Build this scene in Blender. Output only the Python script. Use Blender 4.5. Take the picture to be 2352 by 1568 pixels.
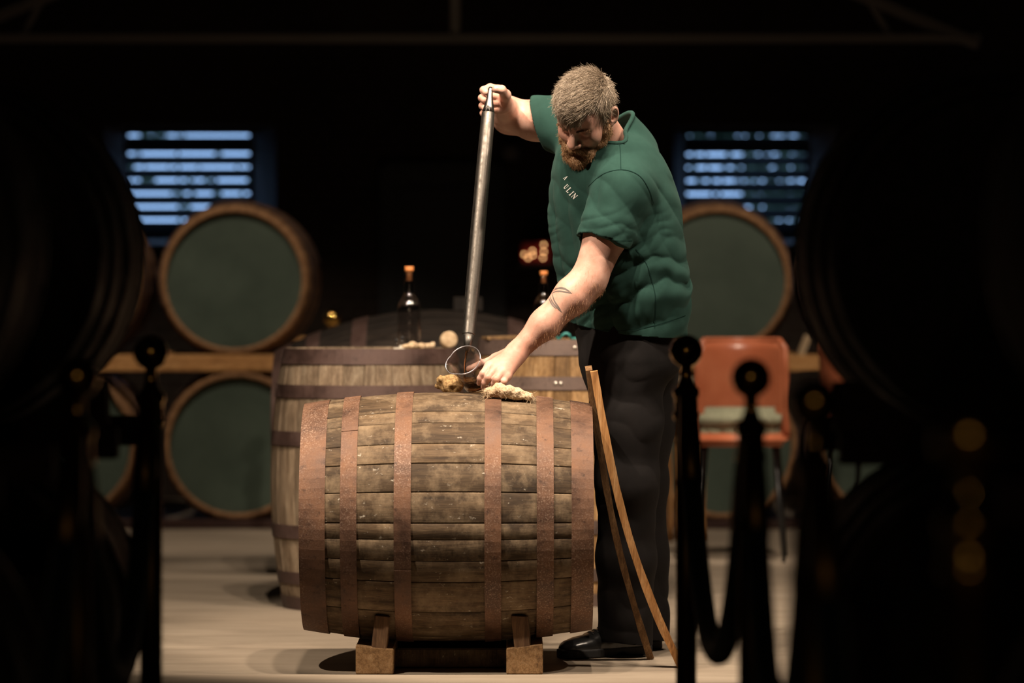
import bpy, bmesh, math, random
import numpy as np
from mathutils import Vector, Matrix, Quaternion
from mathutils.bvhtree import BVHTree

for o in list(bpy.data.objects):
    bpy.data.objects.remove(o)
scene = bpy.context.scene
COL = scene.collection
random.seed(7)
rng = np.random.RandomState(11)

# ------------------------------------------------------------------ camera, world, lamps, exposure
CAM_Z = 1.083
FPX = 8820.0          # 135 mm lens on a 36 mm wide frame, in pixels of 2352x1568
HORIZON = 690.0
cam_data = bpy.data.cameras.new('camera')
cam_data.lens = 135.0
cam_data.sensor_width = 36.0
cam_data.shift_y = -(784.0 - HORIZON) / 2352.0
cam_data.dof.use_dof = True
cam_data.dof.focus_distance = 11.35
cam_data.dof.aperture_fstop = 2.2
cam_data.clip_start = 0.05
cam_data.clip_end = 120
cam = bpy.data.objects.new('camera', cam_data)
cam.location = (0, 0, CAM_Z)
cam.rotation_euler = (math.pi / 2, 0, 0)
COL.objects.link(cam)
scene.camera = cam

world = bpy.data.worlds.new('world')
scene.world = world
world.use_nodes = True
wb = world.node_tree.nodes['Background']
wb.inputs[0].default_value = (0.30, 0.52, 0.92, 1)
wb.inputs[1].default_value = 2.6

vs = scene.view_settings
vs.view_transform = 'Standard'
vs.look = 'None'
vs.exposure = 0.0
vs.gamma = 1.0
vs.use_curve_mapping = False


def spot(name, loc, target, watts, cone, blend=0.35, size=0.05, col=(1.0, 0.81, 0.63)):
    d = bpy.data.lights.new(name, 'SPOT')
    d.energy = watts
    d.spot_size = math.radians(cone)
    d.spot_blend = blend
    d.shadow_soft_size = size
    d.color = col
    o = bpy.data.objects.new(name, d)
    o.location = loc
    o.rotation_euler = (Vector(target) - Vector(loc)).to_track_quat('-Z', 'Y').to_euler()
    COL.objects.link(o)
    return o


# the row of ceiling spotlights over the stage
for i, (x, w) in enumerate([(-0.5, 420), (-0.1, 400), (0.3, 400), (2.1, 330), (3.0, 330)]):
    spot('ceiling_spotlight', (x, 10.0, 4.5), (0.15 + 0.1 * x, 12.7, 0.4), w * 1.08, 49.5, 0.25)
spot('ceiling_spotlight', (-2.1, 9.2, 4.2), (0.15, 12.0, 0.95), 800, 38, 0.3)
# over the rack of casks at the back
spot('ceiling_spotlight', (-1.9, 15.6, 4.2), (-1.55, 18.0, 0.7), 260, 56)
spot('ceiling_spotlight', (1.3, 14.5, 4.3), (1.2, 17.5, 0.75), 480, 52)
spot('ceiling_spotlight', (-0.6, 16.2, 4.2), (-1.3, 17.2, 0.0), 110, 50)
# weak lamps far down the aisle behind the camera
for x in (-0.55, 0.35):
    d = bpy.data.lights.new('aisle_lamp', 'POINT')
    d.energy = 15.0
    d.shadow_soft_size = 0.045
    d.color = (1.0, 0.72, 0.42)
    o = bpy.data.objects.new('aisle_lamp', d)
    o.location = (x, -1.2, 2.6)
    COL.objects.link(o)


# ------------------------------------------------------------------ helpers
def P(px, py, y):
    """a point seen at photo pixel px, py standing y metres down the hall"""
    return np.array([(px - 1176.0) / FPX * y, y, CAM_Z - (py - HORIZON) / FPX * y])


def V(px, py, y):
    return Vector(P(px, py, y))


def mesh(name, verts, faces, mat=None, parent=None, smooth=False):
    me = bpy.data.meshes.new(name)
    if isinstance(verts, np.ndarray):
        verts = verts.tolist()
    if isinstance(faces, np.ndarray):
        faces = faces.tolist()
    me.from_pydata([tuple(v) for v in verts], [], faces)
    me.update()
    if smooth:
        me.polygons.foreach_set('use_smooth', [True] * len(me.polygons))
    if mat:
        me.materials.append(mat)
    o = bpy.data.objects.new(name, me)
    COL.objects.link(o)
    o.parent = parent
    return o


def bm_obj(name, bm, mat=None, parent=None, smooth=False):
    me = bpy.data.meshes.new(name)
    bmesh.ops.recalc_face_normals(bm, faces=bm.faces)
    bm.to_mesh(me)
    bm.free()
    if smooth:
        me.polygons.foreach_set('use_smooth', [True] * len(me.polygons))
    if mat:
        me.materials.append(mat)
    o = bpy.data.objects.new(name, me)
    COL.objects.link(o)
    o.parent = parent
    return o


def tag(o, label, cat, group=None):
    o['label'] = label
    o['category'] = cat
    if group:
        o['group'] = group
    return o


def thing(name, label, cat, loc=(0, 0, 0), rot=(0, 0, 0), group=None):
    o = bpy.data.objects.new(name, None)
    o.empty_display_size = 0.1
    o.location = loc
    o.rotation_euler = rot
    COL.objects.link(o)
    return tag(o, label, cat, group)


def struct(o):
    o['kind'] = 'structure'
    return o


def copy_tree(o, parent=None):
    c = o.copy()
    COL.objects.link(c)
    c.parent = parent
    for ch in list(o.children):
        copy_tree(ch, c)
    return c


def box(name, lo, hi, mat, parent=None, bevel=0.0, taper=None):
    bm = bmesh.new()
    bmesh.ops.create_cube(bm, size=1)
    for v in bm.verts:
        for k in range(3):
            v.co[k] = lo[k] if v.co[k] < 0 else hi[k]
    if bevel:
        bmesh.ops.bevel(bm, geom=bm.edges[:], offset=bevel, segments=2, affect='EDGES', profile=0.6)
    return bm_obj(name, bm, mat, parent)


def lathe(profile, n=32, close=False):
    vs_, fs = [], []
    m = len(profile)
    for r, z in profile:
        for k in range(n):
            a = 2 * math.pi * k / n
            vs_.append((r * math.cos(a), r * math.sin(a), z))
    for i in range(m - 1 if not close else m):
        i2 = (i + 1) % m
        for k in range(n):
            k2 = (k + 1) % n
            fs.append((i * n + k, i * n + k2, i2 * n + k2, i2 * n + k))
    if not close:
        if profile[0][0] > 1e-5:
            fs.append(tuple(range(n))[::-1])
        if profile[-1][0] > 1e-5:
            fs.append(tuple((m - 1) * n + k for k in range(n)))
    return vs_, fs


def frame_of(pts, i):
    a = Vector(pts[max(i - 1, 0)])
    b = Vector(pts[min(i + 1, len(pts) - 1)])
    return (b - a).normalized()


def tube_geo(pts, radii, n=8, vs_=None, fs=None, flat=1.0, up=Vector((0.3, 0.2, 1))):
    vs_ = [] if vs_ is None else vs_
    fs = [] if fs is None else fs
    base = len(vs_)
    pts = [Vector(p) for p in pts]
    if not hasattr(radii, '__len__'):
        radii = [radii] * len(pts)
    t0 = frame_of(pts, 0)
    nrm = t0.cross(up)
    if nrm.length < 1e-4:
        nrm = t0.cross(Vector((1, 0, 0)))
    nrm.normalize()
    for i, p in enumerate(pts):
        t = frame_of(pts, i)
        nrm = (nrm - t * nrm.dot(t)).normalized()
        b = t.cross(nrm)
        for k in range(n):
            a = 2 * math.pi * k / n
            vs_.append(p + (nrm * math.cos(a) + b * math.sin(a) * flat) * radii[i])
    for i in range(len(pts) - 1):
        for k in range(n):
            k2 = (k + 1) % n
            fs.append((base + i * n + k, base + i * n + k2, base + (i + 1) * n + k2, base + (i + 1) * n + k))
    fs.append(tuple(base + k for k in range(n))[::-1])
    fs.append(tuple(base + (len(pts) - 1) * n + k for k in range(n)))
    return vs_, fs


def tube(name, pts, radii, mat, parent=None, n=8, flat=1.0):
    v, f = tube_geo(pts, radii, n, flat=flat)
    return mesh(name, v, f, mat, parent, True)


def smooth_path(pts, n):
    """Catmull-Rom through pts"""
    pts = [np.array(p, float) for p in pts]
    ext = [2 * pts[0] - pts[1]] + pts + [2 * pts[-1] - pts[-2]]
    out = []
    for s in np.linspace(0, len(pts) - 1 - 1e-6, n):
        i = int(s)
        t = s - i
        a, b, c, d = ext[i:i + 4]
        out.append(0.5 * (2 * b + (c - a) * t + (2 * a - 5 * b + 4 * c - d) * t * t + (3 * b - a - 3 * c + d) * t ** 3))
    return out


# ------------------------------------------------------------------ materials
class Mat:
    def __init__(self, name, rough=0.6, metal=0.0, col=(0.5, 0.5, 0.5), spec=0.5):
        self.m = bpy.data.materials.new(name)
        self.m.use_nodes = True
        self.nt = self.m.node_tree
        self.b = self.nt.nodes['Principled BSDF']
        self.b.inputs['Roughness'].default_value = rough
        self.b.inputs['Metallic'].default_value = metal
        self.b.inputs['Base Color'].default_value = (*col, 1)
        self.b.inputs['Specular IOR Level'].default_value = spec

    def n(self, t, **kw):
        nd = self.nt.nodes.new(t)
        for k, v in kw.items():
            setattr(nd, k, v)
        return nd

    def l(self, a, b):
        self.nt.links.new(a, b)

    def coords(self, scale=(1, 1, 1), rand=False, kind='Object'):
        tc = self.n('ShaderNodeTexCoord')
        mp = self.n('ShaderNodeMapping')
        mp.inputs['Scale'].default_value = scale
        self.l(tc.outputs[kind], mp.inputs['Vector'])
        if rand:
            oi = self.n('ShaderNodeObjectInfo')
            mul = self.n('ShaderNodeMath', operation='MULTIPLY')
            mul.inputs[1].default_value = 43.0
            self.l(oi.outputs['Random'], mul.inputs[0])
            self.l(mul.outputs[0], mp.inputs['Location'])
        return mp.outputs[0]

    def noise(self, vec, scale=5, detail=4, rough=0.55, dist=0.0):
        n = self.n('ShaderNodeTexNoise')
        n.inputs['Scale'].default_value = scale
        n.inputs['Detail'].default_value = detail
        n.inputs['Roughness'].default_value = rough
        n.inputs['Distortion'].default_value = dist
        self.l(vec, n.inputs['Vector'])
        return n.outputs['Fac']

    def ramp(self, fac, stops):
        r = self.n('ShaderNodeValToRGB')
        el = r.color_ramp.elements
        while len(el) < len(stops):
            el.new(0.5)
        for e, (p, c) in zip(el, stops):
            e.position = p
            e.color = (*c, 1) if len(c) == 3 else c
        self.l(fac, r.inputs[0])
        return r.outputs[0]

    def mix(self, fac, a, b, blend='MIX'):
        m = self.n('ShaderNodeMix', data_type='RGBA', blend_type=blend)
        if isinstance(fac, (int, float)):
            m.inputs[0].default_value = fac
        else:
            self.l(fac, m.inputs[0])
        for s, v in ((6, a), (7, b)):
            if isinstance(v, tuple):
                m.inputs[s].default_value = (*v, 1)
            else:
                self.l(v, m.inputs[s])
        return m.outputs[2]

    def base(self, c):
        self.l(c, self.b.inputs['Base Color'])

    def bump(self, h, strength=0.3, dist=0.01):
        b = self.n('ShaderNodeBump')
        b.inputs['Strength'].default_value = strength
        b.inputs['Distance'].default_value = dist
        self.l(h, b.inputs['Height'])
        self.l(b.outputs[0], self.b.inputs['Normal'])


def bw(x):
    return (x, x, x)


def wood(name, dark, mid, light, scale=(9, 9, 0.9), rough=0.75, stain=0.5, stain_col=(0.02, 0.015, 0.012), specks=0.0, vary=0.5, bump=0.35, pale=0.0):
    M = Mat(name, rough, spec=0.25)
    v = M.coords(scale, True)
    g = M.noise(v, 5, 7, 0.62, 0.35)
    c = M.ramp(g, [(0.28, dark), (0.5, mid), (0.72, light)])
    fine = M.noise(M.coords((scale[0] * 9, scale[1] * 9, scale[2] * 5), True), 4, 3, 0.6)
    c = M.mix(M.ramp(fine, [(0.35, bw(0.55)), (0.6, bw(0.0))]), c, dark)
    if vary:
        oi = M.n('ShaderNodeObjectInfo')
        tint = M.ramp(oi.outputs['Random'], [(0, bw(1 - vary)), (1, bw(1 + 0.25 * vary))])
        c = M.mix(1.0, c, tint, 'MULTIPLY')
    if stain:
        s = M.noise(M.coords((2.2, 2.2, 1.6), False), 2.4, 5, 0.65)
        c = M.mix(M.ramp(s, [(0.48, bw(0.0)), (0.72, bw(stain))]), c, stain_col)
    if pale:
        s = M.noise(M.coords((5, 5, 6), True), 1.6, 6, 0.7)
        c = M.mix(M.ramp(s, [(0.45, bw(0.0)), (0.75, bw(pale))]), c, (0.31, 0.225, 0.138))
    if specks:
        s = M.noise(M.coords((22, 22, 14), False), 2.5, 3, 0.75)
        c = M.mix(M.ramp(s, [(0.645, bw(0.0)), (0.73, bw(specks))]), c, (0.62, 0.56, 0.46))
    M.base(c)
    M.bump(g, bump, 0.004)
    return M.m


M_STAVE = wood('aged_oak_stave', (0.036, 0.022, 0.012), (0.125, 0.080, 0.043), (0.215, 0.145, 0.082), stain=0.7, specks=0.7, vary=0.45, pale=0.85)
M_STAVE_PALE = wood('pale_oak_stave', (0.09, 0.060, 0.036), (0.26, 0.19, 0.125), (0.41, 0.33, 0.23), stain=0.35, specks=0.1, vary=0.35)
M_STAVE_GOLD = wood('golden_oak_stave', (0.10, 0.05, 0.018), (0.34, 0.20, 0.085), (0.52, 0.34, 0.17), stain=0.45, vary=0.35)
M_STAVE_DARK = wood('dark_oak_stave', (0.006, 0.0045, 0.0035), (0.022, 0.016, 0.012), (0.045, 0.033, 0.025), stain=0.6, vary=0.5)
M_STAVE_RACK = wood('rack_cask_oak', (0.12, 0.06, 0.028), (0.32, 0.17, 0.08), (0.45, 0.26, 0.13), stain=0.2, vary=0.3)
M_STAVE_FORE = wood('shaded_cask_oak', (0.012, 0.008, 0.006), (0.04, 0.028, 0.02), (0.07, 0.05, 0.035), stain=0.4, vary=0.4)  # near-black tone stands in for the shade of the unlit aisle
M_BLOCK = wood('sawn_pine_block', (0.16, 0.09, 0.04), (0.46, 0.27, 0.125), (0.62, 0.41, 0.22), scale=(14, 1.4, 14), stain=0.45, stain_col=(0.06, 0.03, 0.015), vary=0.3, bump=0.5)
M_WEDGE = wood('stained_chock', (0.09, 0.047, 0.026), (0.25, 0.135, 0.07), (0.38, 0.23, 0.125), scale=(12, 12, 1.5), stain=0.5, vary=0.4, bump=0.5)
M_RAIL = wood('orange_rail_timber', (0.26, 0.12, 0.04), (0.58, 0.30, 0.11), (0.70, 0.42, 0.18), scale=(0.9, 9, 9), stain=0.3, stain_col=(0.12, 0.05, 0.02), vary=0.1)
M_RAIL_DARK = wood('dark_rail_timber', (0.012, 0.007, 0.006), (0.045, 0.02, 0.016), (0.07, 0.035, 0.025), scale=(0.9, 9, 9), stain=0.3, vary=0.1)
M_LOOSE_STAVE = wood('fresh_cut_stave', (0.20, 0.085, 0.025), (0.50, 0.25, 0.09), (0.66, 0.40, 0.19), scale=(10, 10, 1.0), stain=0.45, stain_col=(0.16, 0.06, 0.02), vary=0.25)
M_LOOSE_OLD = wood('old_cut_stave', (0.08, 0.04, 0.018), (0.24, 0.135, 0.06), (0.38, 0.23, 0.115), scale=(10, 10, 1.0), stain=0.5, vary=0.3)
M_LIGHTWOOD = wood('light_wood', (0.30, 0.20, 0.11), (0.50, 0.37, 0.23), (0.62, 0.49, 0.33), stain=0.2, stain_col=(0.2, 0.12, 0.06), vary=0.2)


def hoop_mat(name, cols, speck=(0.30, 0.20, 0.15), speck_amt=0.6, rough=0.55, metal=0.25):
    M = Mat(name, rough, metal, spec=0.4)
    v = M.coords((1, 1, 1), True)
    a = M.noise(v, 7, 6, 0.65, 0.2)
    c = M.ramp(a, [(0.3, cols[0]), (0.5, cols[1]), (0.72, cols[2])])
    s = M.noise(v, 210, 3, 0.7)
    b2 = M.noise(v, 3.2, 3, 0.6)
    f = M.mix(1.0, M.ramp(s, [(0.52, bw(0)), (0.68, bw(speck_amt))]), M.ramp(b2, [(0.42, bw(0.1)), (0.62, bw(1))]), 'MULTIPLY')
    c = M.mix(f, c, speck)
    pit = M.noise(v, 38, 4, 0.7)
    c = M.mix(M.ramp(pit, [(0.30, bw(0.6)), (0.42, bw(0))]), c, (0.02, 0.01, 0.008))
    M.base(c)
    M.l(M.ramp(a, [(0.3, bw(0.45)), (0.7, bw(0.75))]), M.b.inputs['Roughness'])
    M.bump(s, 0.25, 0.002)
    return M.m


M_RUST = hoop_mat('rusty_hoop_iron', [(0.050, 0.026, 0.018), (0.140, 0.072, 0.043), (0.225, 0.112, 0.060)], (0.46, 0.33, 0.25), 0.7)
M_HOOP_DARK = hoop_mat('dark_hoop_iron', [(0.030, 0.017, 0.014), (0.070, 0.040, 0.033), (0.10, 0.062, 0.052)], (0.16, 0.11, 0.09), 0.3)
M_HOOP_GREY = hoop_mat('worn_hoop_iron', [(0.05, 0.033, 0.027), (0.11, 0.075, 0.062), (0.16, 0.11, 0.09)], (0.25, 0.17, 0.12), 0.4)
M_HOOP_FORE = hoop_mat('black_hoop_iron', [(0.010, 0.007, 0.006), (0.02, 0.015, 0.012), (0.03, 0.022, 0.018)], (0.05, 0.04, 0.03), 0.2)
M_RIVET = Mat('steel_rivet', 0.3, 0.9, (0.62, 0.58, 0.52)).m

M = Mat('green_painted_head', 0.62, spec=0.3)
v_ = M.coords((3, 3, 3), True)
M.base(M.ramp(M.noise(v_, 1.5, 4, 0.6), [(0.35, (0.045, 0.066, 0.050)), (0.7, (0.064, 0.090, 0.069))]))
M.bump(M.noise(M.coords((4, 60, 60)), 3, 3), 0.12, 0.002)
M_GREEN = M.m

M = Mat('pale_concrete_floor', 0.72, spec=0.25)
v1 = M.coords((0.55, 2.6, 1))
base = M.ramp(M.noise(v1, 2.6, 8, 0.62, 0.3), [(0.3, (0.205, 0.165, 0.122)), (0.55, (0.265, 0.218, 0.165)), (0.8, (0.315, 0.265, 0.205))])
streak = M.noise(M.coords((2.5, 42, 1)), 3.0, 6, 0.7)
base = M.mix(M.ramp(streak, [(0.30, bw(0.55)), (0.47, bw(0))]), base, (0.15, 0.115, 0.085))
spk = M.noise(M.coords((9, 30, 1)), 6, 3, 0.8)
base = M.mix(M.ramp(spk, [(0.20, bw(0.8)), (0.29, bw(0))]), base, (0.08, 0.06, 0.045))
M.base(base)
M.bump(streak, 0.15, 0.004)
M_FLOOR = M.m

M = Mat('near_black_brick', 0.85, spec=0.2)  # near-black brick, slightly paler mortar, brown noise blotches
br = M.n('ShaderNodeTexBrick')
br.inputs['Color1'].default_value = (0.030, 0.019, 0.015, 1)
br.inputs['Color2'].default_value = (0.020, 0.014, 0.011, 1)
br.inputs['Mortar'].default_value = (0.045, 0.038, 0.032, 1)
br.inputs['Scale'].default_value = 4.2
mp = M.n('ShaderNodeMapping')
mp.inputs['Rotation'].default_value = (math.pi / 2, 0, 0)
tc = M.n('ShaderNodeTexCoord')
M.l(tc.outputs['Object'], mp.inputs['Vector'])
M.l(mp.outputs[0], br.inputs['Vector'])
M.base(M.mix(M.ramp(M.noise(M.coords((1, 1, 1)), 1.3, 5), [(0.4, bw(0)), (0.7, bw(0.7))]), br.outputs['Color'], (0.045, 0.032, 0.022)))
M_BRICK = M.m

M_CEIL = Mat('black_ceiling', 0.9, col=(0.012, 0.011, 0.011), spec=0.1).m
M_SIDE = Mat('dark_side_wall', 0.9, col=(0.014, 0.011, 0.010), spec=0.1).m
M_DOOR = Mat('blue_black_door', 0.55, col=(0.010, 0.012, 0.014)).m
M_REVEAL = Mat('whitewashed_reveal', 0.8, col=(0.11, 0.10, 0.10)).m
M_SLAT = Mat('dark_louvre_slat', 0.6, col=(0.028, 0.033, 0.040)).m
M_STEEL_BEAM = Mat('grey_painted_steel', 0.6, 0.1, col=(0.20, 0.195, 0.19)).m
M = Mat('leaf_green', 0.6)
oi_ = M.noise(M.coords((1, 1, 1)), 6, 2)
M.base(M.ramp(oi_, [(0.35, (0.03, 0.07, 0.03)), (0.65, (0.10, 0.17, 0.06))]))
M_LEAF = M.m


def brass_mat():
    M = Mat('polished_brass', 0.16, 1.0, (0.60, 0.36, 0.10))
    M.l(M.ramp(M.noise(M.coords((1, 1, 1)), 20, 3), [(0.4, bw(0.10)), (0.7, bw(0.22))]), M.b.inputs['Roughness'])
    return M.m


M_BRASS = brass_mat()
M_BRASS_DULL = Mat('dull_brass', 0.42, 1.0, (0.22, 0.13, 0.045)).m
M = Mat('teal_velvet_rope', 0.95, col=(0.010, 0.022, 0.024), spec=0.1)
M.b.inputs['Sheen Weight'].default_value = 0.3
M_ROPE = M.m

M = Mat('brushed_steel', 0.45, 1.0, (0.50, 0.46, 0.40))
st = M.noise(M.coords((60, 60, 1.2)), 3, 4, 0.6)
dn = M.noise(M.coords((14, 14, 10)), 6, 4, 0.7)
M.base(M.mix(M.ramp(dn, [(0.4, bw(0)), (0.75, bw(0.55))]), M.ramp(st, [(0.3, (0.075, 0.068, 0.060)), (0.7, (0.195, 0.178, 0.158))]), (0.045, 0.037, 0.03)))
M.l(M.ramp(dn, [(0.3, bw(0.38)), (0.7, bw(0.58))]), M.b.inputs['Roughness'])
M.bump(dn, 0.06, 0.002)
M_STEEL = M.m
M_STEEL_POL = Mat('polished_steel', 0.34, 1.0, (0.22, 0.205, 0.19)).m
M_DARKHOLE = Mat('dark_hole', 0.4, 0.8, (0.02, 0.017, 0.014)).m


def glass_mat(name, col=(1, 1, 1), rough=0.0, ior=1.45):
    M = Mat(name, rough, 0.0, col)
    M.b.inputs['Transmission Weight'].default_value = 1.0
    M.b.inputs['IOR'].default_value = ior
    return M.m


def thin_glass(name, tint, rough=0.04, extra=0.02):
    M = Mat(name)
    nt = M.nt
    tr_ = M.n('ShaderNodeBsdfTransparent')
    tr_.inputs[0].default_value = (*tint, 1)
    gl_ = M.n('ShaderNodeBsdfGlossy')
    gl_.inputs['Roughness'].default_value = rough
    gl_.inputs['Color'].default_value = (0.95, 0.93, 0.95, 1)
    lw = M.n('ShaderNodeLayerWeight')
    lw.inputs['Blend'].default_value = 0.5
    pw = M.n('ShaderNodeMath', operation='POWER')
    pw.inputs[1].default_value = 3.5
    M.l(lw.outputs['Facing'], pw.inputs[0])
    ad = M.n('ShaderNodeMath', operation='MULTIPLY_ADD')
    ad.inputs[1].default_value = 0.55
    ad.inputs[2].default_value = extra
    M.l(pw.outputs[0], ad.inputs[0])
    mx = M.n('ShaderNodeMixShader')
    M.l(ad.outputs[0], mx.inputs[0])
    M.l(tr_.outputs[0], mx.inputs[1])
    M.l(gl_.outputs[0], mx.inputs[2])
    M.l(mx.outputs[0], nt.nodes['Material Output'].inputs['Surface'])
    return M.m


M_GLASS = thin_glass('clear_glass', (0.93, 0.92, 0.92), 0.07, 0.055)
M_GLASS_RIM = thin_glass('glass_rim', (0.7, 0.68, 0.70), 0.25, 0.25)
M_SPIRIT = glass_mat('amber_spirit', (0.80, 0.52, 0.30), ior=1.36)
M = Mat('orange_cork', 0.8)
M.base(M.ramp(M.noise(M.coords((1, 1, 1)), 120, 3, 0.7), [(0.35, (0.36, 0.13, 0.04)), (0.65, (0.60, 0.27, 0.10))]))
M_CORK = M.m
M_CORKTOP = Mat('orange_cork_top', 0.6, col=(0.62, 0.22, 0.06)).m
M_LABEL = Mat('white_paper_label', 0.8, col=(0.62, 0.57, 0.47)).m
M_PAPER = Mat('grey_white_paper', 0.8, col=(0.42, 0.40, 0.36)).m
M_TEAL = Mat('teal_plastic', 0.4, col=(0.04, 0.26, 0.24)).m

M = Mat('frayed_burlap', 0.95, spec=0.1)
wv = M.noise(M.coords((1, 1, 1)), 160, 2, 0.7)
bl = M.noise(M.coords((1, 1, 1)), 18, 4)
M.base(M.mix(M.ramp(wv, [(0.4, bw(0.55)), (0.6, bw(0))]), M.ramp(bl, [(0.35, (0.52, 0.38, 0.24)), (0.65, (0.74, 0.58, 0.40))]), (0.34, 0.23, 0.13)))
M.bump(wv, 0.6, 0.004)
M_BURLAP = M.m
M = Mat('brown_rag', 0.95, spec=0.1)
wv = M.noise(M.coords((1, 1, 1)), 120, 3, 0.7)
M.base(M.ramp(wv, [(0.35, (0.17, 0.10, 0.045)), (0.6, (0.42, 0.28, 0.13))]))
M.bump(wv, 0.5, 0.004)
M_RAG = M.m

M = Mat('orange_leather', 0.34, spec=0.5)
M.base(M.ramp(M.noise(M.coords((1, 1, 1)), 7, 4), [(0.3, (0.48, 0.135, 0.062)), (0.7, (0.60, 0.20, 0.10))]))
M_LEATHER = M.m
M = Mat('sage_throw', 0.95)
M.base(M.ramp(M.noise(M.coords((1, 1, 1)), 60, 3), [(0.3, (0.30, 0.31, 0.21)), (0.7, (0.44, 0.44, 0.31))]))
M_THROW = M.m
M_CHAIRLEG = Mat('black_chair_leg', 0.35, 0.6, (0.02, 0.02, 0.02)).m
M_RED = Mat('red_enamel', 0.4, col=(0.22, 0.012, 0.010)).m
M = Mat('warm_glint_glow', 0.4, col=(1, 0.7, 0.4))  # emission stands in for warm glints on shiny gold pieces
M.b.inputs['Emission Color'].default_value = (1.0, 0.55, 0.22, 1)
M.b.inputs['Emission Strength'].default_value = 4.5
M_GLINT = M.m
M_BLACK = Mat('matt_black', 0.6, col=(0.012, 0.011, 0.011)).m

# ------------------------------------------------------------------ the hall
XL, XR, Y0, Y1, ZC = -4.6, 4.6, -3.0, 21.0, 5.2
struct(mesh('floor', [(XL - .5, Y0 - .5, 0), (XR + .5, Y0 - .5, 0), (XR + .5, Y1 + .5, 0), (XL - .5, Y1 + .5, 0), (XL - .5, Y0 - .5, -.1), (XR + .5, Y0 - .5, -.1), (XR + .5, Y1 + .5, -.1), (XL - .5, Y1 + .5, -.1)],
            [(0, 1, 2, 3), (7, 6, 5, 4), (0, 4, 5, 1), (1, 5, 6, 2), (2, 6, 7, 3), (3, 7, 4, 0)], M_FLOOR))
struct(box('ceiling', (XL - .5, Y0 - .5, ZC), (XR + .5, Y1 + .5, ZC + .15), M_CEIL))
struct(box('wall_left', (XL - .3, Y0 - .5, 0), (XL, Y1 + .5, ZC), M_SIDE))
struct(box('wall_right', (XR, Y0 - .5, 0), (XR + .3, Y1 + .5, ZC), M_SIDE))
struct(box('wall_front', (XL, Y0 - .3, 0), (XR, Y0, ZC), M_SIDE))


def wx(px, y=Y1):
    return (px - 1176) / FPX * y


def wz(py, y=Y1):
    return CAM_Z - (py - HORIZON) / FPX * y


WD = 0.34   # wall thickness
openings = [(wx(238), wx(634), wz(560), wz(288)), (wx(1548), wx(1924), wz(560), wz(288)), (wx(872), wx(1160), 0.0, wz(374))]
xs = sorted({XL, XR} | {o[0] for o in openings} | {o[1] for o in openings})
zs = sorted({0.0, ZC} | {o[2] for o in openings} | {o[3] for o in openings})
bm = bmesh.new()
for i in range(len(xs) - 1):
    for j in range(len(zs) - 1):
        cx, cz = (xs[i] + xs[i + 1]) / 2, (zs[j] + zs[j + 1]) / 2
        if any(o[0] < cx < o[1] and o[2] < cz < o[3] for o in openings[:2]):
            continue
        q = [bm.verts.new((x, Y1, z)) for x, z in ((xs[i], zs[j]), (xs[i + 1], zs[j]), (xs[i + 1], zs[j + 1]), (xs[i], zs[j + 1]))]
        bm.faces.new(q)
bmesh.ops.remove_doubles(bm, verts=bm.verts, dist=1e-5)
# outer leaf so that no daylight leaks round the splayed reveals
wall = struct(bm_obj('wall_back', bm, M_BRICK))


def window(idx, front, back, gaps, label):
    """splayed reveal from the front opening down to the louvre frame, with one board per slat"""
    w = bpy.data.objects.new('window_%d' % idx, None)
    w.location = ((front[0] + front[1]) / 2, Y1, front[2])
    COL.objects.link(w)
    struct(w)
    w['label'] = label
    ox, oy, oz = w.location
    f = [(front[0], Y1, front[2]), (front[1], Y1, front[2]), (front[1], Y1, front[3]), (front[0], Y1, front[3])]
    b = [(back[0], Y1 + WD, back[2]), (back[1], Y1 + WD, back[2]), (back[1], Y1 + WD, back[3]), (back[0], Y1 + WD, back[3])]
    vv = [(x - ox, y - oy, z - oz) for x, y, z in f + b]
    mesh('reveal', vv, [(k, (k + 1) % 4, 4 + (k + 1) % 4, 4 + k) for k in range(4)], M_REVEAL, w)
    # timber frame
    t = 0.028
    y0, y1 = WD - 0.03, WD + 0.03
    bx0, bx1, bz0, bz1 = back[0] - ox, back[1] - ox, back[2] - oz, back[3] - oz
    bm = bmesh.new()
    for lo, hi in (((bx0 - .1, bz0 - .1), (bx0 + t * .3, bz1 + .1)), ((bx1 - t * .3, bz0 - .1), (bx1 + .1, bz1 + .1)), ((bx0 - .1, bz0 - .1), (bx1 + .1, bz0 + t)), ((bx0 - .1, bz1 - t * .2), (bx1 + .1, bz1 + .1))):
        r = bmesh.ops.create_cube(bm, size=1)
        for v in r['verts']:
            v.co = ((lo[0] if v.co.x < 0 else hi[0]), (y0 if v.co.y < 0 else y1), (lo[1] if v.co.z < 0 else hi[1]))
    bm_obj('window_frame', bm, M_SLAT, w)
    # slats fill what lies between the bright gaps
    edges = [bz1]
    for g, hgt in gaps:
        edges += [g + hgt / 2 - oz, g - hgt / 2 - oz]
    edges.append(bz0)
    for k in range(0, len(edges), 2):
        hi, lo = edges[k], edges[k + 1]
        if hi - lo < 0.004:
            continue
        ys = 0.0
        vv = []
        for x in (bx0, bx1):
            vv += [(x, y0 + .005, lo), (x, y0 + .017, lo), (x, y1 - .002, hi), (x, y1 - .014, hi)]
        mesh('slat', vv, [(0, 1, 2, 3), (7, 6, 5, 4), (0, 4, 5, 1), (1, 5, 6, 2), (2, 6, 7, 3), (3, 7, 4, 0)], M_SLAT, w)
    return w


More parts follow.
